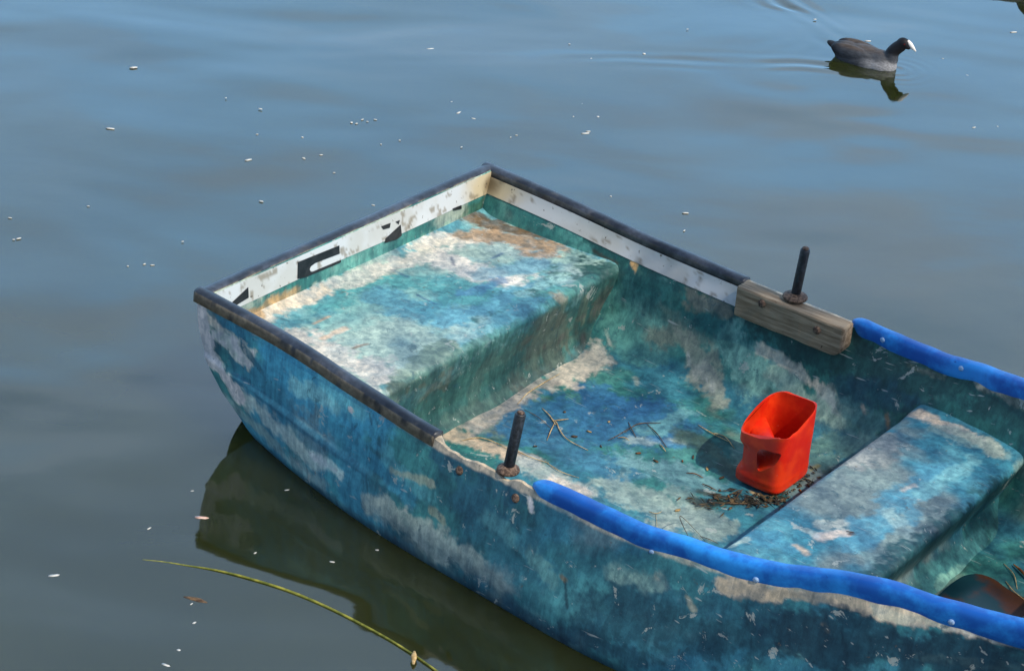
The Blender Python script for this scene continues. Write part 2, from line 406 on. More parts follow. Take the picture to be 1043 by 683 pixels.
# --- paint: base tints per surface, then worn patches and painted-in shade placed on the surface
C = {k: lin(v) for k, v in dict(deep='0d4c5e', teal='20727a', turq='2f8f98', blue='1c7498', sky='4a98b4', pale='b9c6c2', white='e2dfd6', cream='d8c8ac',
     grey='7d8583', dgrey='4b5452', green='1c5f5c', brown='6b5238', tan='a5814f', rust='8a5a33', navy='123f78', dark='12292e', riser_shade='2a6266', sea='5fb0b4').items()}
PAINT = [
    ('bench', (0.1973, -0.4427, 0.2659), (0.4956, -0.441, 0.2619), 0.069, '#bfb9aa', 0.85, 0.35),
    ('bench', (0.0412, -0.4258, 0.2823), (0.0673, -0.1866, 0.2731), 0.0405, '#cdbea4', 0.9, 0.35),
    ('bench', (0.043, -0.4542, 0.2813), (0.0412, -0.4258, 0.2823), 0.0188, '#b98f4e', 0.8, 0.35),
    ('bench', (0.2129, -0.3041, 0.2653), (0.246, -0.0142, 0.2644), 0.0807, '#6fa6b0', 0.7, 0.35),
    ('bench', (0.0696, -0.1282, 0.2719), (0.1138, 0.1825, 0.2683), 0.0389, '#c6bba7', 0.7, 0.35),
    ('bench', (0.2181, -0.0871, 0.2648), (0.4378, -0.0285, 0.263), 0.0716, '#3b8cae', 0.85, 0.35),
    ('bench', (0.1334, 0.2036, 0.268), (0.3901, 0.2728, 0.2622), 0.0688, '#d0c9ba', 0.9, 0.35),
    ('bench', (0.0673, 0.2366, 0.2722), (0.1502, 0.4566, 0.2665), 0.0463, '#d3c8b4', 0.85, 0.35),
    ('bench', (0.3145, 0.2537, 0.264), (0.3703, 0.4608, 0.2637), 0.0567, '#5d97b8', 0.8, 0.35),
    ('bench', (0.4276, -0.0799, 0.2629), (0.4493, 0.2889, 0.2621), 0.0487, '#4d9cc0', 0.8, 0.35),
    ('bench', (0.3706, 0.2517, 0.2626), (0.3422, 0.0868, 0.2634), 0.0254, '#2f74ad', 0.7, 0.35),
    ('bench', (0.4009, 0.4923, 0.2638), (0.4846, 0.5256, 0.2626), 0.0463, '#9ccac8', 0.8, 0.35),
    ('bench', (0.4694, 0.2176, 0.2631), (0.4704, 0.401, 0.2621), 0.0279, '#7fb9c4', 0.7, 0.35),
    ('bench', (0.123, 0.4061, 0.2674), (0.322, 0.5234, 0.2646), 0.0587, '#9b8568', 0.95, 0.35),
    ('bench', (0.0478, 0.4686, 0.28), (0.2519, 0.5655, 0.2688), 0.0416, '#5f5039', 0.95, 0.35),
    ('bench', (0.116, 0.5461, 0.2682), (0.116, 0.5461, 0.2682), 0.0179, '#54493a', 0.7, 0.35),
    ('bench', (0.5359, -0.3892, 0.2574), (0.5158, -0.1848, 0.2598), 0.0387, '#6f8f8d', 0.9, 0.7),
    ('bench', (0.4972, -0.285, 0.261), (0.499, -0.1648, 0.2608), 0.0262, '#5c7f80', 0.9, 0.7),
    ('bench', (0.5459, -0.4393, 0.2517), (0.5492, -0.035, 0.2462), 0.018, '#3d7477', 0.7, 0.35),
    ('bench', (0.5492, -0.035, 0.2462), (0.5353, 0.434, 0.2579), 0.0161, '#2f7a83', 0.7, 0.35),
    ('bench', (0.2519, -0.3854, 0.265), (0.2503, -0.3055, 0.2647), 0.0133, '#c9a479', 0.6, 0.35),
    ('bench', (0.3435, -0.3686, 0.2637), (0.3524, -0.3194, 0.2634), 0.0079, '#7c6a50', 0.8, 0.35),
    ('bench', (0.1764, -0.3433, 0.2661), (0.1734, -0.281, 0.2663), 0.0081, '#b08f65', 0.7, 0.35),
    ('bench', (0.2556, -0.0042, 0.2643), (0.333, -0.0098, 0.2636), 0.0069, '#174f86', 0.7, 0.35),
    ('bench', (0.1723, 0.2465, 0.2671), (0.2106, 0.214, 0.2662), 0.0072, '#174f86', 0.7, 0.35),
    ('bench', (0.2496, 0.3339, 0.2645), (0.2571, 0.3798, 0.2644), 0.0086, '#174f86', 0.7, 0.35),
    ('bench', (0.1081, 0.059, 0.2674), (0.1651, 0.0579, 0.2661), 0.0071, '#174f86', 0.6, 0.35),
    ('bench', (0.5227, -0.2831, 0.089), (0.5301, 0.5036, 0.1511), 0.1221, '#265c60', 0.95, 0.85),  # bench front: shade painted in as darker teal
    ('bench', (0.5077, 0.2595, 0.2622), (0.5414, 0.4501, 0.2545), 0.0251, '#3f8a8f', 0.7, 0.35),
    ('bench', (0.5332, 0.2957, 0.2586), (0.5363, 0.3025, 0.1687), 0.0224, '#8d8060', 0.8, 0.35),
    ('bench', (0.5466, 0.3968, 0.2083), (0.5256, 0.4362, 0.122), 0.0199, '#8d8060', 0.75, 0.35),
    ('bench', (0.5354, 0.1575, 0.1654), (0.5498, 0.26, 0.2209), 0.0125, '#857a5c', 0.7, 0.35),
    ('bench', (0.5363, -0.0869, 0.045), (0.5392, -0.0159, 0.1736), 0.0354, '#56625d', 0.8, 0.35),
    ('bench', (0.5326, -0.0056, 0.1516), (0.534, 0.2601, 0.1613), 0.0272, '#57706b', 0.7, 0.35),
    ('bench', (0.5238, -0.2446, 0.1043), (0.5333, -0.1351, 0.1562), 0.032, '#1f6266', 0.8, 0.35),
    ('bench', (0.55, -0.4437, 0.2463), (0.5475, -0.2398, 0.2181), 0.0231, '#47605c', 0.8, 0.35),
    ('bench', (0.5247, 0.4006, 0.0731), (0.5225, 0.4986, 0.0848), 0.0259, '#357c80', 0.8, 0.35),
    ('bench', (0.5414, -0.1985, 0.04), (0.5409, 0.0828, 0.0415), 0.0215, '#67695f', 0.6, 0.35),
    ('bench', (0.524, 0.28, 0.1022), (0.5276, 0.4701, 0.0645), 0.0198, '#666c62', 0.5, 0.35),
    ('inner', (0.6852, -0.0098, 0.0269), (0.9217, 0.2206, 0.0283), 0.1412, '#17659a', 0.9, 0.5),
    ('inner', (0.7056, 0.2356, 0.0301), (0.8329, 0.2504, 0.0275), 0.0669, '#1464a0', 0.85, 0.35),
    ('inner', (0.7886, -0.0549, 0.0262), (1.0387, -0.0362, 0.0315), 0.0696, '#2a74a0', 0.8, 0.35),
    ('inner', (0.5894, 0.2588, 0.0327), (0.5873, 0.4037, 0.034), 0.0847, '#b9b4a3', 0.97, 0.4),
    ('inner', (0.5773, -0.1354, 0.0285), (0.5858, 0.2079, 0.032), 0.0405, '#97948a', 0.9, 0.35),
    ('inner', (0.5567, -0.2158, 0.0287), (0.8175, -0.1792, 0.03), 0.0348, '#b5a287', 0.85, 0.35),
    ('inner', (0.7995, -0.199, 0.031), (1.0034, -0.2078, 0.0314), 0.0421, '#9fb3b6', 0.8, 0.35),
    ('inner', (1.3339, -0.647, 0.3192), (1.2753, -0.1027, 0.0284), 0.0598, '#8fa2a3', 0.9, 0.35),
    ('inner', (1.0301, -0.1133, 0.0313), (1.3548, -0.1303, 0.0321), 0.0625, '#829fa4', 0.85, 0.35),
    ('inner', (0.9124, -0.2165, 0.0322), (1.0034, -0.2078, 0.0314), 0.026, '#cdbda4', 0.8, 0.35),
    ('inner', (1.0083, 0.0062, 0.0308), (1.2159, 0.0772, 0.0273), 0.0583, '#5c93a6', 0.8, 0.35),
    ('inner', (1.1877, -0.0205, 0.028), (1.3825, -0.1038, 0.0322), 0.0391, '#76959b', 0.8, 0.35),
    ('inner', (0.9527, 0.1769, 0.0279), (0.972, 0.3403, 0.0312), 0.0408, '#4f93a8', 0.8, 0.35),
    ('inner', (0.9387, 0.1033, 0.0281), (1.0426, 0.1898, 0.0285), 0.0216, '#97b5bd', 0.6, 0.35),
    ('inner', (0.9781, 0.1644, 0.028), (1.0578, 0.1677, 0.0287), 0.019, '#1f72b0', 0.7, 0.35),
    ('inner', (1.2682, -0.0239, 0.0285), (1.422, 0.1421, 0.0271), 0.0336, '#1f2d28', 0.95, 0.5),  # wet debris, darkened further with painted shade
    ('inner', (1.0565, 0.2171, 0.029), (1.2464, 0.1736, 0.0286), 0.0406, '#2b4a48', 0.8, 0.5),  # bailer's shadow, painted onto the floor
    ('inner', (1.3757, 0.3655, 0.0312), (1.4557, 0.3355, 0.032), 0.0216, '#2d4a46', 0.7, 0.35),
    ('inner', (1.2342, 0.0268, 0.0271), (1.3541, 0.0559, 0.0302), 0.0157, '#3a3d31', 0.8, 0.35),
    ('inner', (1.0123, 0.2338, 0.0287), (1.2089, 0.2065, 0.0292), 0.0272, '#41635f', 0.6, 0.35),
    ('inner', (1.1969, 0.2977, 0.0316), (1.3819, 0.4561, 0.0417), 0.0596, '#5f918f', 0.8, 0.35),
    ('inner', (1.3858, 0.3745, 0.0316), (1.4457, 0.5, 0.0654), 0.0486, '#4d7f88', 0.85, 0.35),
    ('inner', (1.329, 0.1192, 0.0271), (1.3616, 0.1165, 0.0273), 0.0079, '#b59248', 0.8, 0.35),
    ('inner', (1.3876, 0.3207, 0.031), (1.3904, 0.3518, 0.031), 0.0107, '#8d8246', 0.8, 0.35),
    ('inner', (1.4488, 0.099, 0.0282), (1.4551, 0.2359, 0.0299), 0.0156, '#2a4a44', 0.8, 0.35),
    ('inner', (0.4508, 0.5879, 0.3198), (0.9071, 0.6148, 0.2809), 0.0581, '#0d4f55', 0.95, 0.6),  # upper far wall: shade painted into the colour
    ('inner', (0.6204, 0.5647, 0.2268), (0.9245, 0.5778, 0.206), 0.046, '#17616a', 0.8, 0.35),
    ('inner', (0.9252, 0.5939, 0.2478), (1.2734, 0.5875, 0.2346), 0.0563, '#0c474d', 0.95, 0.6),
    ('inner', (0.5856, 0.5632, 0.2309), (0.7788, 0.5847, 0.245), 0.0404, '#145a62', 0.8, 0.35),
    ('inner', (0.5859, 0.5805, 0.2763), (0.5921, 0.5779, 0.2698), 0.0173, '#c79d5c', 0.95, 0.6),
    ('inner', (0.5954, 0.5191, 0.1045), (0.7231, 0.4955, 0.0641), 0.0578, '#3f8c94', 0.8, 0.35),
    ('inner', (0.5973, 0.5531, 0.1903), (0.6951, 0.5465, 0.1478), 0.0404, '#4c9aa0', 0.7, 0.35),
    ('inner', (0.7788, 0.5847, 0.245), (0.9157, 0.5861, 0.2313), 0.0285, '#8d8468', 0.55, 0.35),
    ('inner', (0.7736, 0.5575, 0.157), (0.9187, 0.5114, 0.0693), 0.0571, '#7b8a84', 0.8, 0.35),
    ('inner', (0.7162, 0.5244, 0.0992), (0.8236, 0.5419, 0.1174), 0.0344, '#6d7f7a', 0.7, 0.35),
    ('inner', (0.8978, 0.516, 0.0754), (1.016, 0.4476, 0.0371), 0.034, '#84908a', 0.7, 0.35),
    ('inner', (0.8355, 0.5285, 0.0948), (0.8572, 0.511, 0.0712), 0.0085, '#a9b5b0', 0.5, 0.35),
    ('inner', (0.9484, 0.495, 0.0553), (0.9647, 0.4726, 0.045), 0.0113, '#a5b2ad', 0.5, 0.35),
    ('inner', (0.7524, 0.3901, 0.0355), (0.779, 0.3628, 0.0342), 0.0113, '#9dada6', 0.5, 0.35),
    ('inner', (0.5636, 0.502, 0.0826), (0.5985, 0.4778, 0.0557), 0.0072, '#b5c2bf', 0.6, 0.35),
    ('inner', (0.9568, 0.5635, 0.16), (1.0999, 0.5349, 0.0994), 0.062, '#69a9ab', 0.9, 0.35),
    ('inner', (1.1224, 0.5468, 0.1195), (1.3346, 0.523, 0.0881), 0.0502, '#8db4ae', 0.9, 0.35),
    ('inner', (1.0506, 0.5692, 0.1778), (1.2578, 0.5565, 0.1471), 0.0196, '#bfb7a0', 0.9, 0.5),
    ('inner', (1.2606, 0.5536, 0.14), (1.3288, 0.53, 0.0985), 0.0248, '#b3b5a4', 0.7, 0.35),
    ('inner', (1.3355, 0.5576, 0.1526), (1.5364, 0.5665, 0.2141), 0.0604, '#0f4a62', 0.9, 0.35),
    ('inner', (1.3091, 0.6195, 0.2885), (1.8614, 0.5493, 0.2927), 0.0549, '#17565b', 0.85, 0.5),  # right part of the far wall, darkened in place of tree shade
    ('inner', (1.3296, 0.6143, 0.2768), (1.4236, 0.5932, 0.2506), 0.0329, '#123e46', 0.8, 0.35),
    ('inner', (1.3424, 0.5326, 0.103), (1.4995, 0.5286, 0.1068), 0.0385, '#3b7a88', 0.8, 0.35),
    ('inner', (1.712, 0.5933, 0.3126), (1.8485, 0.5648, 0.3194), 0.0213, '#b9ab8d', 0.95, 0.5),
    ('inner', (1.4869, 0.6084, 0.2785), (1.5955, 0.6004, 0.2848), 0.0108, '#8c8a6a', 0.6, 0.35),
    ('inner', (1.4789, 0.545, 0.138), (1.5089, 0.5208, 0.0954), 0.0109, '#8d7750', 0.85, 0.35),
    ('inner', (1.4003, 0.5479, 0.1358), (1.411, 0.5428, 0.1267), 0.0109, '#b59a7a', 0.7, 0.35),
    ('inner', (0.5222, 0.5605, 0.2414), (0.5608, 0.5289, 0.1272), 0.0052, '#0c3236', 0.8, 0.35),
    ('inner', (0.5219, 0.5752, 0.2781), (0.5517, 0.5546, 0.2056), 0.0058, '#0c3236', 0.7, 0.35),
    ('inner', (0.4522, 0.5676, 0.2756), (0.5342, 0.5701, 0.2648), 0.0087, '#3b3a2c', 0.7, 0.35),
    ('inner', (0.5418, 0.522, 0.1162), (0.6728, 0.5131, 0.087), 0.0377, '#48959a', 0.6, 0.35),
    ('inner', (1.5862, 0.5753, 0.2457), (1.8767, 0.53, 0.2626), 0.0323, '#1b646a', 0.7, 0.35),
    ('thwart', (1.4277, 0.085, 0.0252), (1.5769, 0.2377, 0.2021), 0.0778, '#7b8890', 0.9, 0.4),
    ('thwart', (1.5843, 0.1751, 0.2027), (1.5752, 0.3428, 0.2013), 0.0409, '#8d9798', 0.8, 0.35),
    ('thwart', (1.5792, -0.3046, 0.2013), (1.6769, -0.3051, 0.2041), 0.0479, '#2d86b0', 0.9, 0.35),
    ('thwart', (1.7825, -0.1153, 0.2047), (1.7776, 0.2899, 0.2059), 0.0629, '#3a8fb8', 0.85, 0.35),
    ('thwart', (1.7105, -0.2028, 0.2047), (1.7416, -0.13, 0.2044), 0.0192, '#c9b8a5', 0.8, 0.3),
    ('thwart', (1.6853, -0.1473, 0.204), (1.7084, -0.1069, 0.2042), 0.0243, '#a9b6b8', 0.7, 0.35),
    ('thwart', (1.685, -0.2738, 0.2041), (1.7195, -0.276, 0.2043), 0.0167, '#a5957f', 0.8, 0.35),
    ('thwart', (1.6656, -0.1974, 0.2043), (1.6949, -0.1999, 0.2047), 0.0145, '#a9bcc0', 0.6, 0.35),
    ('thwart', (1.7532, -0.1311, 0.2044), (1.758, -0.1206, 0.2045), 0.0073, '#5a3a2a', 0.8, 0.35),
    ('thwart', (1.583, 0.5109, 0.2099), (1.8306, 0.4843, 0.2093), 0.0241, '#b9aa93', 0.9, 0.35),
    ('thwart', (1.6796, 0.4709, 0.2057), (1.9035, 0.4882, 0.1878), 0.0317, '#7fa9b0', 0.7, 0.35),
    ('thwart', (1.7991, 0.1478, 0.2054), (1.8099, 0.3888, 0.206), 0.0301, '#67b0c6', 0.7, 0.35),
    ('thwart', (1.7512, 0.1331, 0.2056), (1.7578, 0.1717, 0.2057), 0.0126, '#c5b49c', 0.6, 0.35),
    ('thwart', (1.7176, -0.3702, 0.2043), (1.8589, -0.2919, 0.2046), 0.0188, '#4fa7be', 0.7, 0.35),
    ('thwart', (1.7706, 0.0248, 0.2055), (1.8712, -0.0319, 0.2058), 0.0247, '#9cc0c8', 0.5, 0.35),
    ('thwart', (1.5689, -0.3748, 0.1989), (1.5775, -0.3237, 0.2011), 0.0142, '#a9c9cc', 0.7, 0.35),
    ('thwart', (1.9035, -0.2728, 0.1886), (1.8925, 0.5411, 0.1509), 0.04, '#0b4a5b', 0.95, 0.6),  # thwart front: shade painted in below the edge
    ('thwart', (1.8909, 0.028, 0.0563), (1.9368, 0.3723, 0.024), 0.0448, '#2f7f90', 0.85, 0.35),
    ('thwart', (1.922, 0.0535, 0.0349), (1.9382, 0.2609, 0.0239), 0.0175, '#6fb3b4', 0.7, 0.35),
    ('thwart', (1.8763, 0.2807, 0.0757), (1.8772, 0.471, 0.0726), 0.0258, '#15606e', 0.8, 0.35),
    ('transom', (0.039, -0.4689, 0.2851), (0.0405, -0.2778, 0.2774), 0.0215, '#b58d4c', 0.7, 0.35),
    ('transom', (0.0421, -0.2793, 0.2693), (0.0436, -0.0373, 0.262), 0.0165, '#3b6b66', 0.8, 0.35),
    ('transom', (0.0401, -0.1979, 0.2796), (0.0425, -0.0985, 0.2673), 0.0138, '#c4d3cb', 0.8, 0.35),
    ('transom', (0.0449, -0.0175, 0.2556), (0.0438, 0.4937, 0.2608), 0.0226, '#7fb2a8', 0.8, 0.35),
    ('transom', (0.0411, 0.4492, 0.2743), (0.0379, 0.5831, 0.296), 0.0267, '#2a5a50', 0.85, 0.35),
    ('transom', (0.037, 0.5894, 0.343), (0.0426, 0.5752, 0.2671), 0.024, '#8b7650', 0.8, 0.35),
    ('outer', (0.0106, -0.6141, 0.3571), (0.0355, -0.6063, 0.2152), 0.0343, '#d8d5c9', 0.95, 0.5),
    ('outer', (0.0355, -0.6063, 0.2152), (0.1683, -0.6171, 0.1424), 0.0293, '#cfd3ce', 0.9, 0.35),
    ('outer', (0.0827, -0.6164, 0.3083), (0.1907, -0.6225, 0.2812), 0.0394, '#a5b1a9', 0.95, 0.75),
    ('outer', (0.0215, -0.614, 0.3376), (0.083, -0.6166, 0.332), 0.0185, '#c0b29a', 0.7, 0.35),
    ('outer', (0.2115, -0.624, 0.1416), (0.48, -0.6633, 0.1084), 0.0315, '#9fb6bb', 0.6, 0.35),
    ('outer', (0.4792, -0.6628, 0.1197), (0.5772, -0.6761, 0.1142), 0.0204, '#9fc0c8', 0.8, 0.35),
    ('outer', (0.093, -0.5895, 0.095), (0.517, -0.6635, 0.0322), 0.0294, '#5f8798', 0.85, 0.35),
    ('outer', (0.171, -0.621, 0.3083), (0.2527, -0.6271, 0.2601), 0.013, '#0f5878', 0.85, 0.6),
    ('outer', (0.2542, -0.6225, 0.3406), (0.3704, -0.6268, 0.3436), 0.0257, '#2b8fb5', 0.8, 0.35),
    ('outer', (0.3204, -0.6285, 0.3104), (0.6973, -0.6517, 0.2984), 0.0767, '#1d86b2', 0.9, 0.5),
    ('outer', (0.3806, -0.6359, 0.2731), (0.5255, -0.6446, 0.2826), 0.0229, '#6fb4c4', 0.6, 0.35),
    ('outer', (0.4835, -0.6369, 0.3143), (0.6282, -0.6479, 0.297), 0.0301, '#4aa3bd', 0.6, 0.35),
    ('outer', (0.1551, -0.6226, 0.1963), (0.6784, -0.6785, 0.1529), 0.0145, '#0d5b7e', 0.85, 0.35),
    ('outer', (0.4958, -0.6478, 0.243), (0.8359, -0.6902, 0.1461), 0.0302, '#16789f', 0.8, 0.35),
    ('outer', (0.5811, -0.6468, 0.2888), (0.5886, -0.6477, 0.2865), 0.0087, '#d9dcb4', 0.95, 0.6),
    ('outer', (0.6596, -0.6643, 0.2167), (0.6852, -0.6876, 0.1076), 0.0045, '#0a4560', 0.7, 0.35),
    ('outer', (0.7282, -0.6939, 0.0856), (0.9555, -0.7129, 0.0667), 0.0472, '#93a8aa', 0.65, 0.35),
    ('outer', (0.888, -0.7081, 0.0623), (1.1816, -0.7265, 0.079), 0.0342, '#7f9aa4', 0.6, 0.35),
    ('outer', (0.7515, -0.6717, 0.2158), (0.8613, -0.685, 0.1835), 0.0343, '#3a91ab', 0.7, 0.35),
    ('outer', (0.7567, -0.6763, 0.1914), (0.8854, -0.6785, 0.2195), 0.0123, '#9aa38f', 0.5, 0.35),
    ('outer', (0.9022, -0.6932, 0.1482), (0.9377, -0.6971, 0.1373), 0.0121, '#8f9480', 0.5, 0.35),
    ('outer', (0.8815, -0.6608, 0.2945), (1.1429, -0.6621, 0.2964), 0.0433, '#0d4f70', 0.85, 0.35),
    ('outer', (1.0131, -0.682, 0.2205), (1.1434, -0.6905, 0.1988), 0.0525, '#125878', 0.8, 0.35),
    ('outer', (1.0806, -0.6876, 0.1971), (1.2112, -0.6985, 0.1777), 0.0332, '#3f8aa0', 0.6, 0.35),
    ('outer', (1.2042, -0.6919, 0.1993), (1.3186, -0.7171, 0.1255), 0.0469, '#1a6c8c', 0.8, 0.35),
    ('outer', (1.3012, -0.729, 0.0952), (1.5859, -0.6725, 0.2308), 0.0701, '#2f8398', 0.85, 0.35),
    ('outer', (1.4599, -0.6874, 0.2111), (1.5394, -0.6818, 0.2134), 0.0298, '#86b3b4', 0.7, 0.35),
    ('outer', (1.5557, -0.6706, 0.2426), (1.5743, -0.6748, 0.2265), 0.0181, '#c6cdc0', 0.6, 0.35),
    ('outer', (1.3243, -0.7088, 0.152), (1.3512, -0.7298, 0.0973), 0.0058, '#0b3b50', 0.8, 0.35),
    ('outer', (1.3144, -0.7076, 0.1551), (1.3243, -0.7088, 0.152), 0.0093, '#7d6a3c', 0.7, 0.35),
    ('outer', (1.5063, -0.7043, 0.154), (1.8136, -0.6252, 0.2895), 0.0595, '#0e5574', 0.85, 0.35),
    ('outer', (1.652, -0.6815, 0.186), (1.7965, -0.659, 0.1916), 0.0362, '#1f7391', 0.7, 0.35),
    ('outer', (1.8324, -0.641, 0.2269), (2.0802, -0.5618, 0.2818), 0.049, '#0a4563', 0.9, 0.35),
    ('outer', (2.0465, -0.5798, 0.2481), (2.2869, -0.503, 0.297), 0.0442, '#094260', 0.9, 0.35),
    ('outer', (1.1896, -0.7298, 0.0132), (1.5648, -0.7315, 0.0533), 0.0334, '#0d4b6a', 0.85, 0.35),
    ('outer', (1.706, -0.6414, 0.2887), (1.8307, -0.6155, 0.3087), 0.0246, '#b8aa8e', 0.9, 0.5),
    ('outer', (1.8307, -0.6155, 0.3087), (2.0205, -0.5607, 0.341), 0.0133, '#a89e86', 0.85, 0.35),
    ('outer', (1.958, -0.5789, 0.3305), (2.0662, -0.5519, 0.3326), 0.0176, '#cdbd9d', 0.9, 0.5),
    ('outer', (2.054, -0.5534, 0.3379), (2.2299, -0.5058, 0.3581), 0.0197, '#dccdb0', 0.97, 0.5),
    ('outer', (2.2207, -0.509, 0.3526), (2.3612, -0.4751, 0.3609), 0.0196, '#e3d6bd', 0.97, 0.5),
    ('outer', (1.9531, -0.5979, 0.272), (1.9601, -0.5988, 0.2627), 0.0088, '#c2b193', 0.9, 0.6),
    ('outer', (1.6371, -0.6679, 0.2315), (1.6529, -0.6721, 0.2142), 0.0113, '#9aa08c', 0.7, 0.35),
    ('outer', (1.174, -0.663, 0.2884), (1.1855, -0.6713, 0.2643), 0.0082, '#d3e0e2', 0.9, 0.6),
    ('outer', (2.1491, -0.5475, 0.2615), (2.3724, -0.4763, 0.3053), 0.0132, '#7fb0b8', 0.6, 0.35),
    ('outer', (1.886, -0.6373, 0.198), (1.9315, -0.6267, 0.1938), 0.0111, '#5a9fb0', 0.6, 0.35),
    ('outer', (1.2642, -0.6931, 0.1996), (1.6247, -0.6564, 0.2683), 0.0373, '#16647c', 0.7, 0.35),
    ('outer', (1.4182, -0.7305, 0.0967), (1.7965, -0.659, 0.1916), 0.0694, '#0c4a64', 0.85, 0.35),
    ('outer', (1.9207, -0.6183, 0.2321), (2.3724, -0.4763, 0.3053), 0.0577, '#083f5a', 0.9, 0.35),
    ('outer', (1.0316, -0.6986, 0.1519), (1.2405, -0.7267, 0.0931), 0.0383, '#1b6c88', 0.6, 0.35),
    ('outer', (1.4335, -0.6895, 0.2079), (1.5627, -0.6772, 0.2222), 0.0184, '#6fa0a8', 0.4, 0.35),
    ('outer', (1.2112, -0.6985, 0.1777), (1.2852, -0.7129, 0.1355), 0.0211, '#56949f', 0.5, 0.35),
    ('outer', (0.3819, -0.6309, 0.0104), (0.8558, -0.7051, 0.017), 0.0209, '#2f6780', 0.7, 0.35),
    ('inner', (0.5973, 0.5531, 0.1903), (0.9372, 0.5661, 0.1674), 0.0404, '#14606a', 0.7, 0.35),
    ('inner', (1.304, 0.5886, 0.2367), (1.8562, 0.5559, 0.3026), 0.0439, '#11494f', 0.8, 0.35),  # more painted shade on the far wall
]
def tint(V, part):
    V = np.asarray(V); n1 = fbm(V, 3.2, 11); n2 = fbm(V, 7.5, 23); n3 = fbm(V, 18, 31, 4); n4 = fbm(V, 4.5, 51)
    def mix(c, k, w): w = np.clip(w, 0, 1)[:, None]; return c * (1 - w) + C[k] * w
    c = np.tile(C['teal'], (len(V), 1))
    if part == 'outer':
        c = np.tile(C['blue'], (len(V), 1))
        c = mix(c, 'deep', sstep(.46, .62, n1) * .8); c = mix(c, 'turq', sstep(.48, .66, n2) * .4)
        c = mix(c, 'grey', sstep(.58, .70, n4) * .3)
    elif part == 'inner':
        c = mix(c, 'green', sstep(.42, .6, n1) * .8); c = mix(c, 'grey', sstep(.54, .70, n4) * .35); c = mix(c, 'sea', sstep(.55, .70, n2) * .25)
        fl = (V[:, 2] < .075)
        w = sstep(.085, .05, V[:, 2]) * .8
        c = mix(c, 'blue', w * sstep(.42, .56, n4)); c = mix(c, 'grey', w * sstep(.5, .6, n1) * .7)
    elif part == 'bench':
        c = np.tile(C['sky'], (len(V), 1)); c = mix(c, 'turq', sstep(.44, .62, n1) * .6); c = mix(c, 'pale', sstep(.50, .68, n4) * .45); c = mix(c, 'blue', sstep(.54, .68, n2) * .4)
    elif part == 'thwart':
        c = np.tile(C['blue'], (len(V), 1)); c = mix(c, 'sky', sstep(.46, .6, n2) * .6); c = mix(c, 'grey', sstep(.52, .64, n1) * .6)
        rz_ = sstep(1.86, 1.90, V[:, 0]) * sstep(.195, .175, V[:, 2]); c = mix(c, 'deep', rz_ * .95); c = mix(c, 'teal', rz_ * sstep(.12, .06, V[:, 2] + .05 * n3) * .6)  # shade painted onto the thwart's front face, weaker at the foot
    elif part == 'transom':
        c = np.tile(C['teal'], (len(V), 1)); c = mix(c, 'sea', sstep(.46, .6, n1) * .7); c = mix(c, 'pale', sstep(.5, .62, n2) * .5)
    wx = np.stack([fbm(V, 9, 61 + k, 5, 0.62) - .5 for k in range(3)], 1)
    wy = np.stack([fbm(V, 26, 71 + k, 4, 0.65) - .5 for k in range(3)], 1); n5 = fbm(V, 34, 81, 5, .7); n6 = fbm(V, 13, 85, 5, .65); n7 = fbm(V, 95, 87, 2, .6)
    for (pt, p0, p1, r, col, st, hard) in PAINT:
        if pt != part: continue
        p0 = np.array(p0); p1 = np.array(p1); q = V + wx * min(.16, 2.0 * r) + wy * min(.07, 1.2 * r)
        d = p1 - p0; L = d @ d
        t = np.clip(((q - p0) @ d) / L, 0, 1) if L > 1e-9 else np.zeros(len(V))
        dist = np.linalg.norm(q - (p0 + t[:, None] * d), axis=1) / r
        w = sstep(1.15, .45 + .45 * hard, dist + (n5 - .5) * 1.1 + (n6 - .5) * .8 + (n7 - .5) * .55) * st * np.clip(.50 + 1.0 * n5 * (.6 + .8 * n3), 0, 1.1) if r > .012 else sstep(1.0, hard, dist) * st
        cc = lin(col) if col.startswith('#') else C[col]; w = np.clip(w, 0, 1)[:, None]
        c = c * (1 - w) + cc * w
    if part == 'bench':       # front face darkened to paint in shade, plus grey and brown grime
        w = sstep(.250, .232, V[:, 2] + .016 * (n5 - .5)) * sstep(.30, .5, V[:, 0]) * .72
        c = mix(c, 'riser_shade', w); c = mix(c, 'dgrey', w * sstep(.50, .62, n2) * .8); c = mix(c, 'brown', w * sstep(.60, .68, n6) * .4)
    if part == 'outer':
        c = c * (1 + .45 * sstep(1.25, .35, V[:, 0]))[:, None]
    cool = sstep(.0, .35, (c[:, 2] - c[:, 0]) / (c.max(1) + .02))[:, None]
    c = c * (1 - cool) + c * np.array([1.08, .97, .79]) * cool
    g_ = c.mean(1, keepdims=True); c = g_ + (c - g_) * .86
    return np.clip(c * .98, 0, .56)

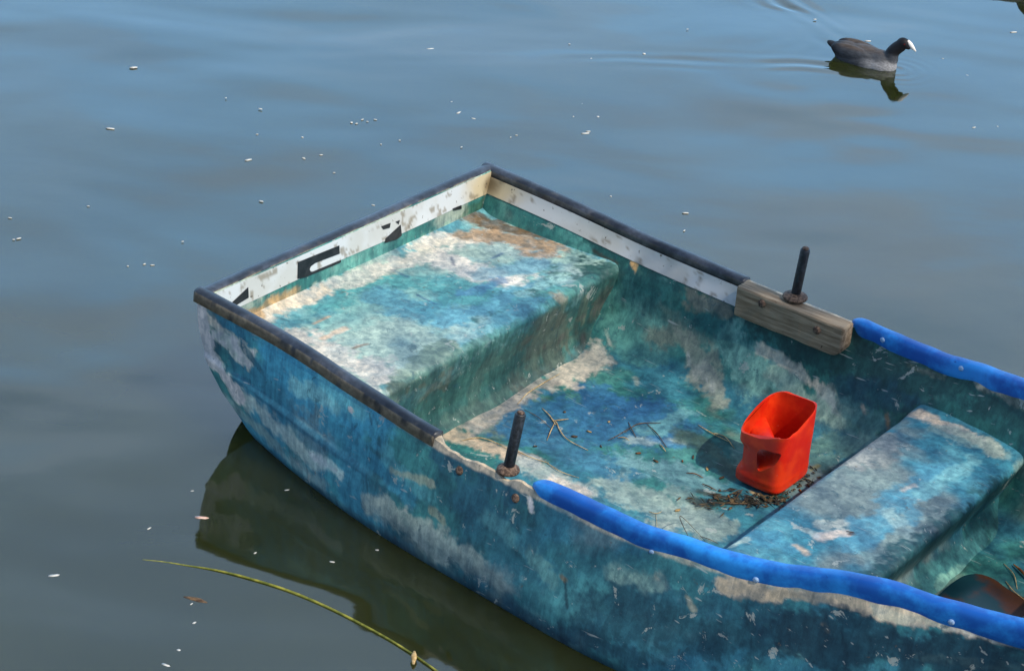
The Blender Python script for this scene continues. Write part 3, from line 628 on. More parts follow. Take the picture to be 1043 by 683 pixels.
def shell():
    S = np.r_[np.arange(0, 2.3, .0055), np.linspace(2.3, 2.979, 50)]
    To = np.linspace(0, 1, 74); To = np.r_[np.linspace(0, .62, 104), np.linspace(.64, 1, 12)]
    Ti = np.r_[np.linspace(0, .6, 76), np.linspace(.607, 1, 64)]
    parts = []; cols = []
    for side in (-1, 1):
        s_, t_ = np.repeat(S, len(To)), np.tile(To, len(S)); V = outer_pt(s_, t_, side)
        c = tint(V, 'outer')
        edge = zg(s_) - V[:, 2] + .012 * (fbm(V, 30, 77) - .5)
        w = (sstep(.030, .022, edge) * (fbm(V, 20, 78) * .9))[:, None] if side < 0 else sstep(.03, .02, edge)[:, None]
        c = c * (1 - w) + C['cream'] * w
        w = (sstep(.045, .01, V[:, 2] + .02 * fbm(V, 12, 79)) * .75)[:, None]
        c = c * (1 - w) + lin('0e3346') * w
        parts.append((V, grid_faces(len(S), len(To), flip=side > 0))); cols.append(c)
        s_, t_ = np.repeat(np.clip(S, .02, 9), len(Ti)), np.tile(Ti, len(S)); W = inner_pt(s_, t_, side)
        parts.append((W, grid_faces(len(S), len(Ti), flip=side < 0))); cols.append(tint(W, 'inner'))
        A = V.reshape(len(S), len(To), 3)[:, 0]; B = W.reshape(len(S), len(Ti), 3)[:, 0]
        cap = np.stack([A, (A + B) / 2 + np.array([0, 0, .002]), B], 1).reshape(-1, 3)
        parts.append((cap, grid_faces(len(S), 3, flip=side < 0))); cols.append(C['cream'] * .75 * (.45 + .75 * fbm(cap, 40, 15)[:, None]))
    V, F = join(*parts); return V, F, np.vstack(cols)
V, F, cl = shell()
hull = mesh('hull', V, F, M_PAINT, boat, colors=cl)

def transom():
    zt = np.linspace(float(zg(0.)), -.10, 70); yy = np.linspace(-1, 1, 170)
    s0 = np.zeros(400); tt = np.linspace(0, .9, 400); op = outer_pt(s0, tt, 1)
    yo = np.interp(-zt, -op[:, 2], op[:, 1]); P = []
    for off in (0, .034):
        Zg, Yg = np.meshgrid(zt, yy, indexing='ij'); Y = Yg * (yo[:, None] - .0015 - (.004 if off else 0))
        P.append(np.stack([np.broadcast_to((rake(zt) + off)[:, None], Y.shape), Y, Zg], -1))
    n, m_ = len(zt), len(yy)
    F = grid_faces(n, m_) + grid_faces(n, m_, flip=True, base=n * m_)
    top = [(j + 1, j, n * m_ + j, n * m_ + j + 1) for j in range(m_ - 1)]
    V = np.vstack([p.reshape(-1, 3) for p in P]); return V, F + top, tint(V, 'transom')
V, F, cl = transom(); mesh('transom', V, F, M_PAINT, boat, colors=cl)

def seat(prof, ys_edge, part, fillet, name):
    """profile in (s, z) swept across the boat"""
    pr = np.asarray(prof, float); d = np.r_[0, np.cumsum(np.linalg.norm(np.diff(pr, axis=0), axis=1))]
    n = int(d[-1] / .0052); t = np.linspace(0, d[-1], n)
    S_, Z_ = np.interp(t, d, pr[:, 0]), np.interp(t, d, pr[:, 1])
    for _ in range(2):
        S_[1:-1] = (S_[:-2] + 2 * S_[1:-1] + S_[2:]) / 4; Z_[1:-1] = (Z_[:-2] + 2 * Z_[1:-1] + Z_[2:]) / 4
    yy = np.linspace(-1, 1, 220); W = ys_edge(S_, Z_)
    Y = W[:, None] * yy[None]; S2 = np.broadcast_to(S_[:, None], Y.shape).copy(); Z2 = np.broadcast_to(Z_[:, None], Y.shape).copy()
    V = np.stack([S2, Y, Z2], -1).reshape(-1, 3)
    wob = (fbm(V, 6, 91, 3) - .5)
    V[:, 2] += wob * .005 * (V[:, 2] > .1); V[:, 0] += (fbm(V, 5, 95, 3) - .5) * .006
    V[:, 2] += fillet(V)
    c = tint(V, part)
    return mesh(name, V, grid_faces(n, len(yy)), M_PAINT, boat, colors=c)
def wall_y(S_, Z_, extra=.02):
    s_ = np.clip(S_, .03, 2.9); tt = np.linspace(0, .62, 160); out = []
    for s1, z1 in zip(s_, Z_):
        p = inner_pt(np.full(160, s1), tt, 1); out.append(np.interp(-z1, -np.minimum.accumulate(p[:, 2]), p[:, 1]))
    return np.array(out) + extra
bench_prof = [(.036, .275), (.10, .268), (.30, .264), (.51, .262), (.540, .258), (.552, .244), (.546, .20), (.528, .14), (.522, .08), (.535, .045), (.57, .022)]
def fil_b(V): return np.where(V[:, 2] > .23, .016 * sstep(.08, 0, V[:, 0]) + .010 * sstep(.54, .60, np.abs(V[:, 1])), 0)
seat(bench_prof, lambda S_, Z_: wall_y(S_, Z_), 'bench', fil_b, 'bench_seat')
thw_prof = [(1.425, .024), (1.475, .05), (1.52, .10), (1.548, .15), (1.556, .18), (1.558, .193), (1.572, .202), (1.62, .205), (1.87, .205), (1.898, .201), (1.906, .186), (1.885, .13), (1.868, .09), (1.885, .06), (1.94, .022)]
def fil_t(V): return np.where(V[:, 2] > .17, .008 * sstep(.45, .53, np.abs(V[:, 1])), 0)
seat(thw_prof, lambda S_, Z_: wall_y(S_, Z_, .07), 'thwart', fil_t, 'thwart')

# foredeck, just outside the picture
S = np.linspace(2.42, 2.95, 50); T = np.linspace(-1, 1, 40)
SS, TT = np.meshgrid(S, T, indexing='ij')
V = np.stack([SS, TT * (yg(SS.ravel()).reshape(SS.shape) - .02), zg(SS.ravel()).reshape(SS.shape) - .012 + .03 * (1 - TT**2)], -1).reshape(-1, 3)
mesh('foredeck', V, grid_faces(50, 40, flip=True), M_PAINT, boat, colors=tint(V, 'thwart'))

# --- black edging (rubber U-profile pushed over the gunwale)
def usec(w, h, drop):
    a = np.linspace(0, math.pi, 9); arc = [(w / 2 * math.cos(x), h * math.sin(x) * .6) for x in a]
    return np.array(arc + [(-w / 2 - .001, -drop), (-w / 2 + .006, -drop - .002), (w / 2 - .006, -drop - .002), (w / 2 + .001, -drop)])[::-1]
def gun_path(s, side, inset=.013, lift=0.0):
    s = np.asarray(s, float); return np.stack([s, side * (yg(s) - inset), zg(s) + lift], 1)
def wavy(path, amp, seed, f=9):
    p = path.copy(); p[:, 1] += amp * (fbm(path, f, seed, 3) - .5); p[:, 2] += amp * (fbm(path, f, seed + 5, 3) - .5); return p
ptop = np.stack([np.full(130, .016), np.linspace(-.612, .612, 130), np.full(130, float(zg(0.)) + .001)], 1)
def edging(path, w, h, drop, worn, seed):
    # worn: how strongly the lower lips are scuffed down to beige
    V, F = sweep(path, usec(w, h, drop)); V = np.array(V); m = 13; k = np.arange(len(V)) % m
    n1 = fbm(V, 12, seed, 4); n2 = fbm(V * np.array([1, 1, 1]), 30, seed + 3, 4)
    c = np.tile(lin('232831'), (len(V), 1)); w1 = sstep(.42, .62, n1)[:, None] * .5; c = c * (1 - w1) + lin('474e5a') * w1
    lip = np.isin(k, (0, 1, 2, 3, 4, 12)) if worn else np.zeros(len(V), bool)
    w2 = (lip * sstep(.34, .46, n2) * worn + sstep(.62, .68, n2) * .10)[:, None]; c = c * (1 - w2) + lin('7f735f') * w2
    return mesh('rubber_edging', V, F, M_RUBBER, boat, colors=c)
edging(wavy(ptop, .006, 3, 5), .038, .015, .030, .9, 203)
edging(wavy(gun_path(np.linspace(-.002, .868, 110), -1, .012, .001), .005, 8, 5), .036, .016, .027, .85, 207)
edging(wavy(gun_path(np.linspace(-.002, .935, 110), 1, .012, .001), .005, 12, 5), .038, .016, .018, .15, 211)

# --- white vinyl bands under the edging, with the remains of black lettering on the stern one
zt0 = float(zg(0.))
def tr_pt(y, dz, off): return np.array([.034 + off + float(rake(zt0 - dz)), y, zt0 - dz])
def tr_plate(poly, off, thick, m, name, parent):
    n = len(poly); V = [tr_pt(y, d, off + thick) for y, d in poly] + [tr_pt(y, d, off - .001) for y, d in poly]
    F = [tuple(range(n)), tuple(range(n, 2 * n))[::-1]] + [(i, i + n, (i + 1) % n + n, (i + 1) % n) for i in range(n)]
    return mesh(name, V, F, m, parent, smooth=False)
def band_tint(V, corner):
    V = np.asarray(V); d = np.linalg.norm(V - np.array(corner), axis=1); n = fbm(V, 16, 301, 4); n2 = fbm(V, 45, 305, 4)
    c = np.tile(lin('cfd2d2'), (len(V), 1))
    for col, w in (('b9b6ac', sstep(.45, .65, fbm(V, 7, 309)) * .6), ('cdbb95', sstep(.17, .06, d + .10 * (n - .5)) * .9), ('6f5e42', sstep(.055, .015, d + .05 * (n - .5)) * .9), ('7d705a', sstep(.62, .68, n2) * .7)):
        c = c * (1 - w[:, None]) + lin(col) * w[:, None]
    return c
V = []; rows = 9
for y in np.linspace(-.578, .590, 190):
    for k in range(rows): V.append(tr_pt(y, .002 + (.073 + .002 * math.sin(9 * y) - .002) * k / (rows - 1), .0022))
band1 = mesh('vinyl_band', V, grid_faces(190, rows), M_BAND, boat, colors=band_tint(V, (.036, .590, zt0 - .05)))
def letter(poly): return tr_plate(poly, .0032, .0008, M_BLACK, 'lettering', band1)
letter([(-0.2658, 0.0179), (-0.0968, 0.0232), (-0.0958, 0.0487), (-0.1955, 0.0437), (-0.2141, 0.048), (-0.2185, 0.0554), (-0.2136, 0.0643), (-0.2042, 0.0675), (-0.0902, 0.0705), (-0.0899, 0.0779), (-0.239, 0.0734), (-0.2669, 0.0681)])
letter([(0.167, 0.0444), (0.173, 0.0806), (0.1503, 0.0852), (0.0995, 0.0795), (0.1013, 0.0672)])
letter([(0.0814, 0.0221), (0.1216, 0.0242), (0.1186, 0.0379), (0.0908, 0.0343)])
letter([(0.1445, 0.0279), (0.1622, 0.0282), (0.1578, 0.0396)])
letter([(-0.5274, 0.0533), (-0.46, 0.0269), (-0.4586, 0.0579), (-0.5089, 0.0643)])
letter([(0.404, 0.0682), (0.4446, 0.0697), (0.4469, 0.0818), (0.4112, 0.0752)])
sb = np.linspace(.037, .955, 90); V = []; rows = 9
for s1 in sb:
    for k in range(rows):
        dz = .016 + (.066 - .016) * k / (rows - 1); tt = np.linspace(0, .5, 200)
        p = inner_pt(np.full(200, s1), tt, 1); z1 = float(zg(s1)) - dz
        V.append((s1, np.interp(-z1, -np.minimum.accumulate(p[:, 2]), p[:, 1]) - .0025, z1))
put(mesh('vinyl_band', V, grid_faces(90, rows, flip=False), M_BAND, boat, colors=band_tint(V, (.036, .590, zt0 - .05)) * .78), 'dirty white vinyl band, greyed to paint in shade')  # whole far band darkened to paint in its shaded side

# --- blue foam tubes split over the gunwale
def foam(s, side, r, seed):
    path = gun_path(s, side, .014, .004); t = np.linspace(0, 1, len(s)); secs = []
    path = wavy(wavy(path, .020, seed, 4.5), .004, seed + 40, 12)
    path[:, 2] += (-.010 if side < 0 else .004) * np.exp(-t / .12)
    rad = r * (1 + .26 * (fbm(path, 5, seed + 3, 3) - .5) * 2 * .6); rad[:6] *= np.array([.35, .62, .8, .9, .96, 1.0])
    for k in rad:
        a_ = np.linspace(0, 2 * math.pi, 24, endpoint=False); c = np.stack([.74 * np.sign(np.cos(a_)) * np.abs(np.cos(a_)) ** .62, np.sign(np.sin(a_)) * np.abs(np.sin(a_)) ** .75], 1); c[:, 1] *= np.where(c[:, 1] < 0, 1.0 + .45 * (k / r), .66); secs.append(c * k)
    return sweep(path, secs[0], scale=secs)
f1 = mesh('foam_tube', *foam(np.linspace(1.165, 2.94, 220), -1, .0300, 21), M_FOAM, boat)
f2 = mesh('foam_tube', *foam(np.linspace(1.288, 2.94, 200), 1, .0285, 33), M_FOAM, boat)
def bolt_v(p, nrm, r=.008, h=.004):
    v, f = lathe([(r, -.004), (r, h * .4), (r * .75, h), (r * .3, h * 1.1)], 12)
    q = Vector(nrm).to_track_quat('Z', 'Y').to_matrix(); return np.array([np.array(q @ Vector(x)) + p for x in v]), f
mesh('screw', *bolt_v(np.array((1.5201, -0.6515, 0.2923)), (0.138, -0.945, -0.296), .0075, .004), M_SCREW, f1)
mesh('screw', *bolt_v(np.array((1.7807, -0.6222, 0.3253)), (0.202, -0.969, -0.14), .0075, .004), M_SCREW, f1)
mesh('screw', *bolt_v(np.array((2.2075, -0.5151, 0.3647)), (0.252, -0.957, -0.14), .0075, .004), M_SCREW, f1)
mesh('screw', *bolt_v(np.array((1.3953, 0.6178, 0.3188)), (-0.092, -0.995, -0.03), .0075, .004), M_SCREW, f2)
mesh('screw', *bolt_v(np.array((1.6448, 0.5964, 0.3357)), (-0.008, -0.998, 0.065), .0075, .004), M_SCREW, f2)

# --- far oarlock block of grey wood, with bolts, and the two thole pins
def block():
    nx, ny, nz_ = 40, 8, 12; bm = bmesh.new()
    bmesh.ops.create_cube(bm, size=1.0)
    for v in bm.verts: v.co = Vector((v.co.x * .352, v.co.y * .058, v.co.z * .092))
    ends = [e for e in bm.edges if all(v.co.x > 0 for v in e.verts) and abs(e.verts[0].co.y - e.verts[1].co.y) > .01 and e.verts[0].co.z < 0]
    bmesh.ops.bevel(bm, geom=ends, offset=.03, segments=4, affect='EDGES', profile=.5)
    bmesh.ops.bevel(bm, geom=[e for e in bm.edges if e.calc_face_angle(0) > .6], offset=.006, segments=2, affect='EDGES', profile=.5)
    bmesh.ops.subdivide_edges(bm, edges=[e for e in bm.edges if e.calc_length() > .1], cuts=14, use_grid_fill=True)
    for v in bm.verts:
        s1 = 1.128 + v.co.x; k = (fbm(np.array([[s1, v.co.y, v.co.z]]), 14, 6, 3)[0] - .5) * .006
        v.co = Vector((s1, .588 + v.co.y + (float(yg(s1)) - .655) + k, v.co.z + float(zg(s1)) - .026 + k))
    me = bpy.data.meshes.new('oarlock_block'); bm.to_mesh(me); bm.free(); me.materials.append(M_WOOD)
    o = bpy.data.objects.new('oarlock_block', me); COL.objects.link(o); o.parent = boat; return o
blk = block()
mesh('bolt', *bolt_v(np.array((1.0395, 0.5607, 0.3205)), (-0.024, -1.0, 0.01), .012, .006), M_RUST, blk)
mesh('bolt', *bolt_v(np.array((1.2229, 0.5588, 0.3062)), (-0.012, -1.0, 0.015), .012, .006), M_RUST, blk)
mesh('bolt_head', *bolt_v(np.array((0.9579, -0.6647, 0.2756)), (-0.003, -0.963, 0.269), .0115, .003), M_RUST, boat)
mesh('bolt_head', *bolt_v(np.array((1.1346, -0.6684, 0.2763)), (-0.022, -0.956, 0.291), .0115, .003), M_RUST, boat)
def pin(base, top, washer, name='thole_pin'):
    base, top = np.array(base), np.array(top); d = top - base; L = np.linalg.norm(d)
    v, f = lathe([(.0095, -.010), (.0135, -.008), (.0135, L * .5), (.0135, L - .003), (.012, L), (.009, L + .001)], 18)
    q = Vector(d).to_track_quat('Z', 'Y').to_matrix()
    o = mesh(name, [np.array(q @ Vector(x)) + base for x in v], f, M_IRON, boat)
    v, f = lathe([(.018, -.004), (.034 * washer, -.004), (.036 * washer, 0), (.034 * washer, .005), (.026 * washer, .009), (.018, .011), (.0145, .013)], 22)
    mesh('washer', v + base, f, M_RUST, o)
    v, f = lathe([(.009, 0), (.0095, .004), (.006, .006)], 12)
    mesh('pin_cap', [np.array(q @ Vector(x)) + top for x in v], f, M_RUST, o)
pin((1.113, .612, .350), (1.128, .606, .505), 1.0)
pin((1.080, -.632, .316), (1.090, -.612, .468), .80)


# ---------------------------------------------------------------- unseen bank and tree, added behind the viewer to shade the boat
bv, bf = [], []
for (x, y, z) in [(-60, -.9, -1), (60, -.9, -1), (60, -.9, 1.25), (-60, -.9, 1.25), (60, -80, 1.25), (-60, -80, 1.25)]: bv.append((x, y, z))
put(mesh('quay', bv, [(0, 1, 2, 3), (3, 2, 4, 5)], simple('quay_stone', lin('5c574e'), lin('7d776b'), 4, .9, .2, .4), smooth=False), kind='structure')
SHADE_SPOTS = [(.62, .60, .25, .17, 75), (.95, .58, .22, .18, 90), (1.20, .60, .27, .15, 60), (1.45, .58, .27, .16, 80), (1.75, .52, .30, .17, 65), (.52, -.28, .26, .15, 36), (.50, .12, .22, .15, 40), (.28, .12, .27, .14, 18),  # leaf clusters go sunward of these boat spots to shade them
         (.62, -.66, .2, .10, 18), (1.93, .10, .14, .13, 50), (1.92, .36, .14, .13, 45), (1.55, .36, .1, .10, 22), (1.75, -.67, .15, .16, 34), (1.25, -.70, .12, .14, 26), (.80, .25, .04, .14, 16), (2.25, -.3, .3, .22, 60), (.2, -.64, .12, .1, 10)]
tr = empty('shade_tree', (6.2, -2.6, 1.25)); put(tr, 'unseen leafy tree added behind the viewer to shade the boat', 'tree')
TB = Vector((6.2, -2.6, 1.25)); lv, lf, limbs = [], [], []
sun_l = np.array(sv); R2 = np.random.RandomState(5)
cl = []
for (s1, y1, z1, r, n) in SHADE_SPOTS:
    p = np.array(BM @ Vector((s1, y1, z1))) + sun_l * R2.uniform(6.0, 8.5); cl.append((p, r, n))
for k in range(26): cl.append((np.array([6.4, -1.8, 7.2]) + R2.normal(0, 1, 3) * np.array([1.1, .9, .9]), .45, 90))
for p, r, n in cl:
    for q in range(n):
        c_ = p + R2.normal(0, .55, 3) * r; d1 = R2.normal(0, 1, 3); d1 /= np.linalg.norm(d1); d2 = np.cross(d1, R2.normal(0, 1, 3)); d2 /= np.linalg.norm(d2)
        L, w_ = R2.uniform(.035, .055), R2.uniform(.014, .022); b0 = len(lv); nrm = np.cross(d1, d2) * .006
        lv += [c_ - d1 * L, c_ + d2 * w_ + nrm, c_ + d1 * L, c_ - d2 * w_ + nrm]; lf += [(b0, b0 + 1, b0 + 2), (b0, b0 + 2, b0 + 3)]
    limbs.append(p)
tbase = np.array(TB)
mesh('crown', np.array(lv) - tbase, lf, simple('leaf_green', lin('3f5a22'), lin('587a30'), 3, .6, .3, .1), tr)
parts = [tube(np.array([(0, 0, -.1), (.05, .02, 1.6), (-.05, .15, 3.2), (.05, .5, 4.8), (.2, .8, 6.6)]), [.22, .17, .14, .10, .04], 12)]
fork = np.array([-.05, .2, 3.6])
for p in limbs[:16:2] + limbs[16::3]:
    e = p - tbase; m_ = fork * .5 + e * .5 + np.array([0, 0, .5]); parts.append(tube(np.array([fork, m_, e]), [.05, .022, .005], 7))
mesh('trunk', *join(*parts), simple('bark', lin('4a3f33'), lin('6d6152'), 12, .9, .2, .5), tr)

# ---------------------------------------------------------------- red bailer cut from a plastic canister
def solid(name, V, F):
    me = bpy.data.meshes.new(name); me.from_pydata([tuple(v) for v in V], [], [tuple(int(k) for k in f) for f in F]); me.update()
    bm = bmesh.new(); bm.from_mesh(me); bmesh.ops.recalc_face_normals(bm, faces=bm.faces); bm.to_mesh(me); bm.free()
    o = bpy.data.objects.new(name, me); COL.objects.link(o); return o
def boolean(o, cut, op):
    md = o.modifiers.new('b', 'BOOLEAN'); md.operation = op; md.object = cut; md.solver = 'EXACT'
    dg = bpy.context.evaluated_depsgraph_get(); me = bpy.data.meshes.new_from_object(o.evaluated_get(dg)); o.modifiers.clear(); o.data = me
def rsq(a_, b_, n=120, p=6.0):
    t = np.linspace(0, 2 * math.pi, n, endpoint=False); c, s_ = np.cos(t), np.sin(t)
    return np.stack([a_ * np.sign(c) * np.abs(c) ** (2 / p), b_ * np.sign(s_) * np.abs(s_) ** (2 / p)], 1)
BA, BB = .072, .088
def ztop(x, y):
    u, v = np.clip((x / BA + 1) / 2, 0, 1), np.clip((y / BB + 1) / 2, 0, 1)
    z = .140 * (1 - u) * (1 - v) + .176 * u * (1 - v) + .218 * u * v + .205 * (1 - u) * v
    return z - .020 * np.sin(math.pi * v) * u + .012 * np.sin(math.pi * v * 1.0) * (1 - u) + .004 * np.sin(9 * u + 5 * v)
def column(off, z0, zfun, m=44):
    V = []; sec = rsq(BA - off, BB - off)
    for i in range(m):
        t = i / (m - 1)
        k = 1 - .10 * (1 - min(t / .07, 1)) ** 2
        if off == 0: k *= 1 - .012 * math.sin(math.pi * min(t * 1.6, 1)) + .010 * math.exp(-((t - .17) / .04) ** 2)
        else: k *= 1 - .012 * math.sin(math.pi * min(t * 1.6, 1))
        zt_ = zfun(sec[:, 0], sec[:, 1]); zz = z0 + (zt_ - z0) * t
        cr_ = np.exp(-((np.arctan2(sec[:, 1] / BB, sec[:, 0] / BA) + .75 * math.pi) / .42) ** 2) * (sstep(.03, .06, zz) * (1 - sstep(.10, .125, zz)))
        V.extend(np.c_[sec * k * (1 - .13 * cr_)[:, None], zz])
    n = len(sec); F = grid_faces(m, n, wrap_v=True); F.append(tuple(range(n))); F.append(tuple(range((m - 1) * n, m * n)))
    return np.array(V), F
def prism(poly, L):
    """horizontal prism across the corner (-x,-y); poly in (inward, z)"""
    ax_ = np.array([1, -1, 0]) / math.sqrt(2); inw = np.array([1, 1, 0]) / math.sqrt(2); c0_ = np.array([-BA, -BB, 0]); n = len(poly); V = []
    for e in (-L, L):
        for d, z in poly: V.append(c0_ + inw * d + ax_ * e + np.array([0, 0, z]))
    return np.array(V), [tuple(range(n)), tuple(range(n, 2 * n))] + [(i, (i + 1) % n, n + (i + 1) % n, n + i) for i in range(n)]
def rounded(poly, grow=0.0, k=5):
    P = np.array(poly); c = P.mean(0); P = c + (P - c) * (1 + grow); out = []
    for i in range(len(P)):
        a_, b_, c_ = P[i - 1], P[i], P[(i + 1) % len(P)]
        for t in np.linspace(0, 1, k): out.append((1 - t)**2 * (b_ + (a_ - b_) * .32) + 2 * t * (1 - t) * b_ + t * t * (b_ + (c_ - b_) * .32))
    return out
hole = [(.047, .126), (.106, .134), (.090, .094), (.054, .050)]
bo = solid('canister', *column(0, 0, ztop)); bi = solid('inner', *column(.0032, .004, lambda x, y: ztop(x, y) + .12))
t_out = solid('tunnel_outer', *prism(rounded(hole, .07), .2)); t_in = solid('tunnel_inner', *prism(rounded(hole), .22))
boolean(bi, t_out, 'DIFFERENCE'); boolean(bo, bi, 'DIFFERENCE'); boolean(bo, t_in, 'DIFFERENCE')
bme = bo.data; bme.materials.clear(); bme.materials.append(M_RED)
for o in (bi, t_out, t_in): bpy.data.objects.remove(o, do_unlink=True)
bm = bmesh.new(); bm.from_mesh(bme); bmesh.ops.recalc_face_normals(bm, faces=bm.faces)
for f in bm.faces: f.smooth = True
for e in bm.edges: e.smooth = e.calc_face_angle(0) < math.radians(38)
bm.to_mesh(bme); bm.free()
bo.name = 'bailer'; bme.name = 'bailer'
bo.matrix_world = BM @ Matrix.Translation((1.334, .208, .036)) @ Matrix.Rotation(.0, 4, 'Z')
put(bo, 'red plastic bailer cut from a canister standing on the boat floor', 'bailer')

# ---------------------------------------------------------------- the swimming coot
def feather_mat():
    m, nd, lk, b = new_mat('sooty_feathers'); at = N(nd, 'ShaderNodeAttribute', attribute_name='paint'); g = nd.new('ShaderNodeTexCoord').outputs['Object']
    mpn = N(nd, 'ShaderNodeMapping'); mpn.inputs['Scale'].default_value = (60, 160, 160); lk.new(g, mpn.inputs['Vector'])
    f = noise(nd, lk, mpn.outputs[0], 1.0, 4, .6)
    c = mixcol(nd, lk, ramp(nd, lk, f, .3, .7), mixcol(nd, lk, 1.0, at.outputs['Color'], (.7, .7, .7), 'MULTIPLY'), mixcol(nd, lk, 1.0, at.outputs['Color'], (1.3, 1.3, 1.3), 'MULTIPLY'))
    lk.new(c, b.inputs['Base Color']); b.inputs['Roughness'].default_value = .6; b.inputs['Specular IOR Level'].default_value = .3
    bp = N(nd, 'ShaderNodeBump', Strength=.5, Distance=.003); lk.new(f, bp.inputs['Height']); lk.new(bp.outputs[0], b.inputs['Normal'])
    return m
M_FEATHER = feather_mat()
def coot():
    bm = bmesh.new()
    def ell(c, r, rot=0.0):
        mt = Matrix.Translation(c) @ Matrix.Rotation(rot, 4, 'Y') @ Matrix.Diagonal((*r, 1))
        bmesh.ops.create_uvsphere(bm, u_segments=32, v_segments=20, radius=1.0, matrix=mt)
    ell((-.005, 0, .012), (.135, .068, .062)); ell((.055, 0, .012), (.085, .062, .058)); ell((-.075, 0, .030), (.085, .050, .040), .12)
    ell((-.135, 0, .038), (.052, .026, .014), .30)                                        # tail
    for sgn in (-1, 1): ell((-.045, sgn * .040, .040), (.105, .026, .034), .10)            # folded wings
    for k in range(9):                                                                    # neck
        t = k / 8; ell((.108 + .040 * t - .012 * math.sin(math.pi * t), 0, .042 + .070 * t), (.034 - .012 * t, .032 - .011 * t, .03))
    ell((.155, 0, .122), (.029, .021, .023), .15)                                         # head
    ell((.174, 0, .114), (.018, .014, .013), .4)
    me = bpy.data.meshes.new('coot_raw'); bm.to_mesh(me); bm.free(); o = bpy.data.objects.new('coot_raw', me); COL.objects.link(o)
    md = o.modifiers.new('r', 'REMESH'); md.mode = 'VOXEL'; md.voxel_size = .0035
    ms = o.modifiers.new('s', 'SMOOTH'); ms.factor = .5; ms.iterations = 6
    dg = bpy.context.evaluated_depsgraph_get(); me2 = bpy.data.meshes.new_from_object(o.evaluated_get(dg)); bpy.data.objects.remove(o, do_unlink=True)
    V = np.array([v.co[:] for v in me2.vertices]); F = [tuple(p.vertices) for p in me2.polygons]
    c = np.tile(lin('3a3d42'), (len(V), 1))
    w = sstep(-.02, .05, V[:, 0]) * sstep(.05, .02, V[:, 2]) * (V[:, 0] < .14); c = c * (1 - w[:, None]) + lin('88888a') * w[:, None]
    w = sstep(.055, .075, V[:, 2]) * (V[:, 0] < .09); c = c * (1 - w[:, None]) + lin('4a4038') * w[:, None]
    w = np.clip(sstep(.06, .08, V[:, 2]) * (V[:, 0] > .085) + sstep(-.09, -.14, V[:, 0]), 0, 1); c = c * (1 - w[:, None]) + lin('15161a') * w[:, None]
    r = empty('coot', (COOT[0], COOT[1], 0), COOT_H); r.scale = (.95, .95, .98)
    mesh('body', V, F, M_FEATHER, r, colors=c)
    v1, f1_ = tube([(.170, 0, .133), (.182, 0, .126), (.196, 0, .114), (.214, 0, .100)], [.0095, .0105, .008, .0025], 12)
    v1[:, 1] *= .8
    mesh('bill', v1, f1_, M_BILL, r)
    for sgn in (-1, 1):
        bm = bmesh.new(); bmesh.ops.create_uvsphere(bm, u_segments=10, v_segments=8, radius=.0035, matrix=Matrix.Translation((.166, sgn * .0185, .124)))
        me = bpy.data.meshes.new('eye'); bm.to_mesh(me); bm.free(); me.materials.append(M_EYE); e = bpy.data.objects.new('eye', me); COL.objects.link(e); e.parent = r
    return r
cb = coot(); put(cb, 'black coot with a white bill swimming past flecks at the upper right', 'coot', 'coots on the lake')
c2 = cb.copy(); COL.objects.link(c2); c2.location = (COOT2[0], COOT2[1], 0)
for ch in list(cb.children):
    k = ch.copy(); COL.objects.link(k); k.parent = c2
put(c2, 'second coot at the top edge, seen mostly as a dark reflection', 'coot', 'coots on the lake')


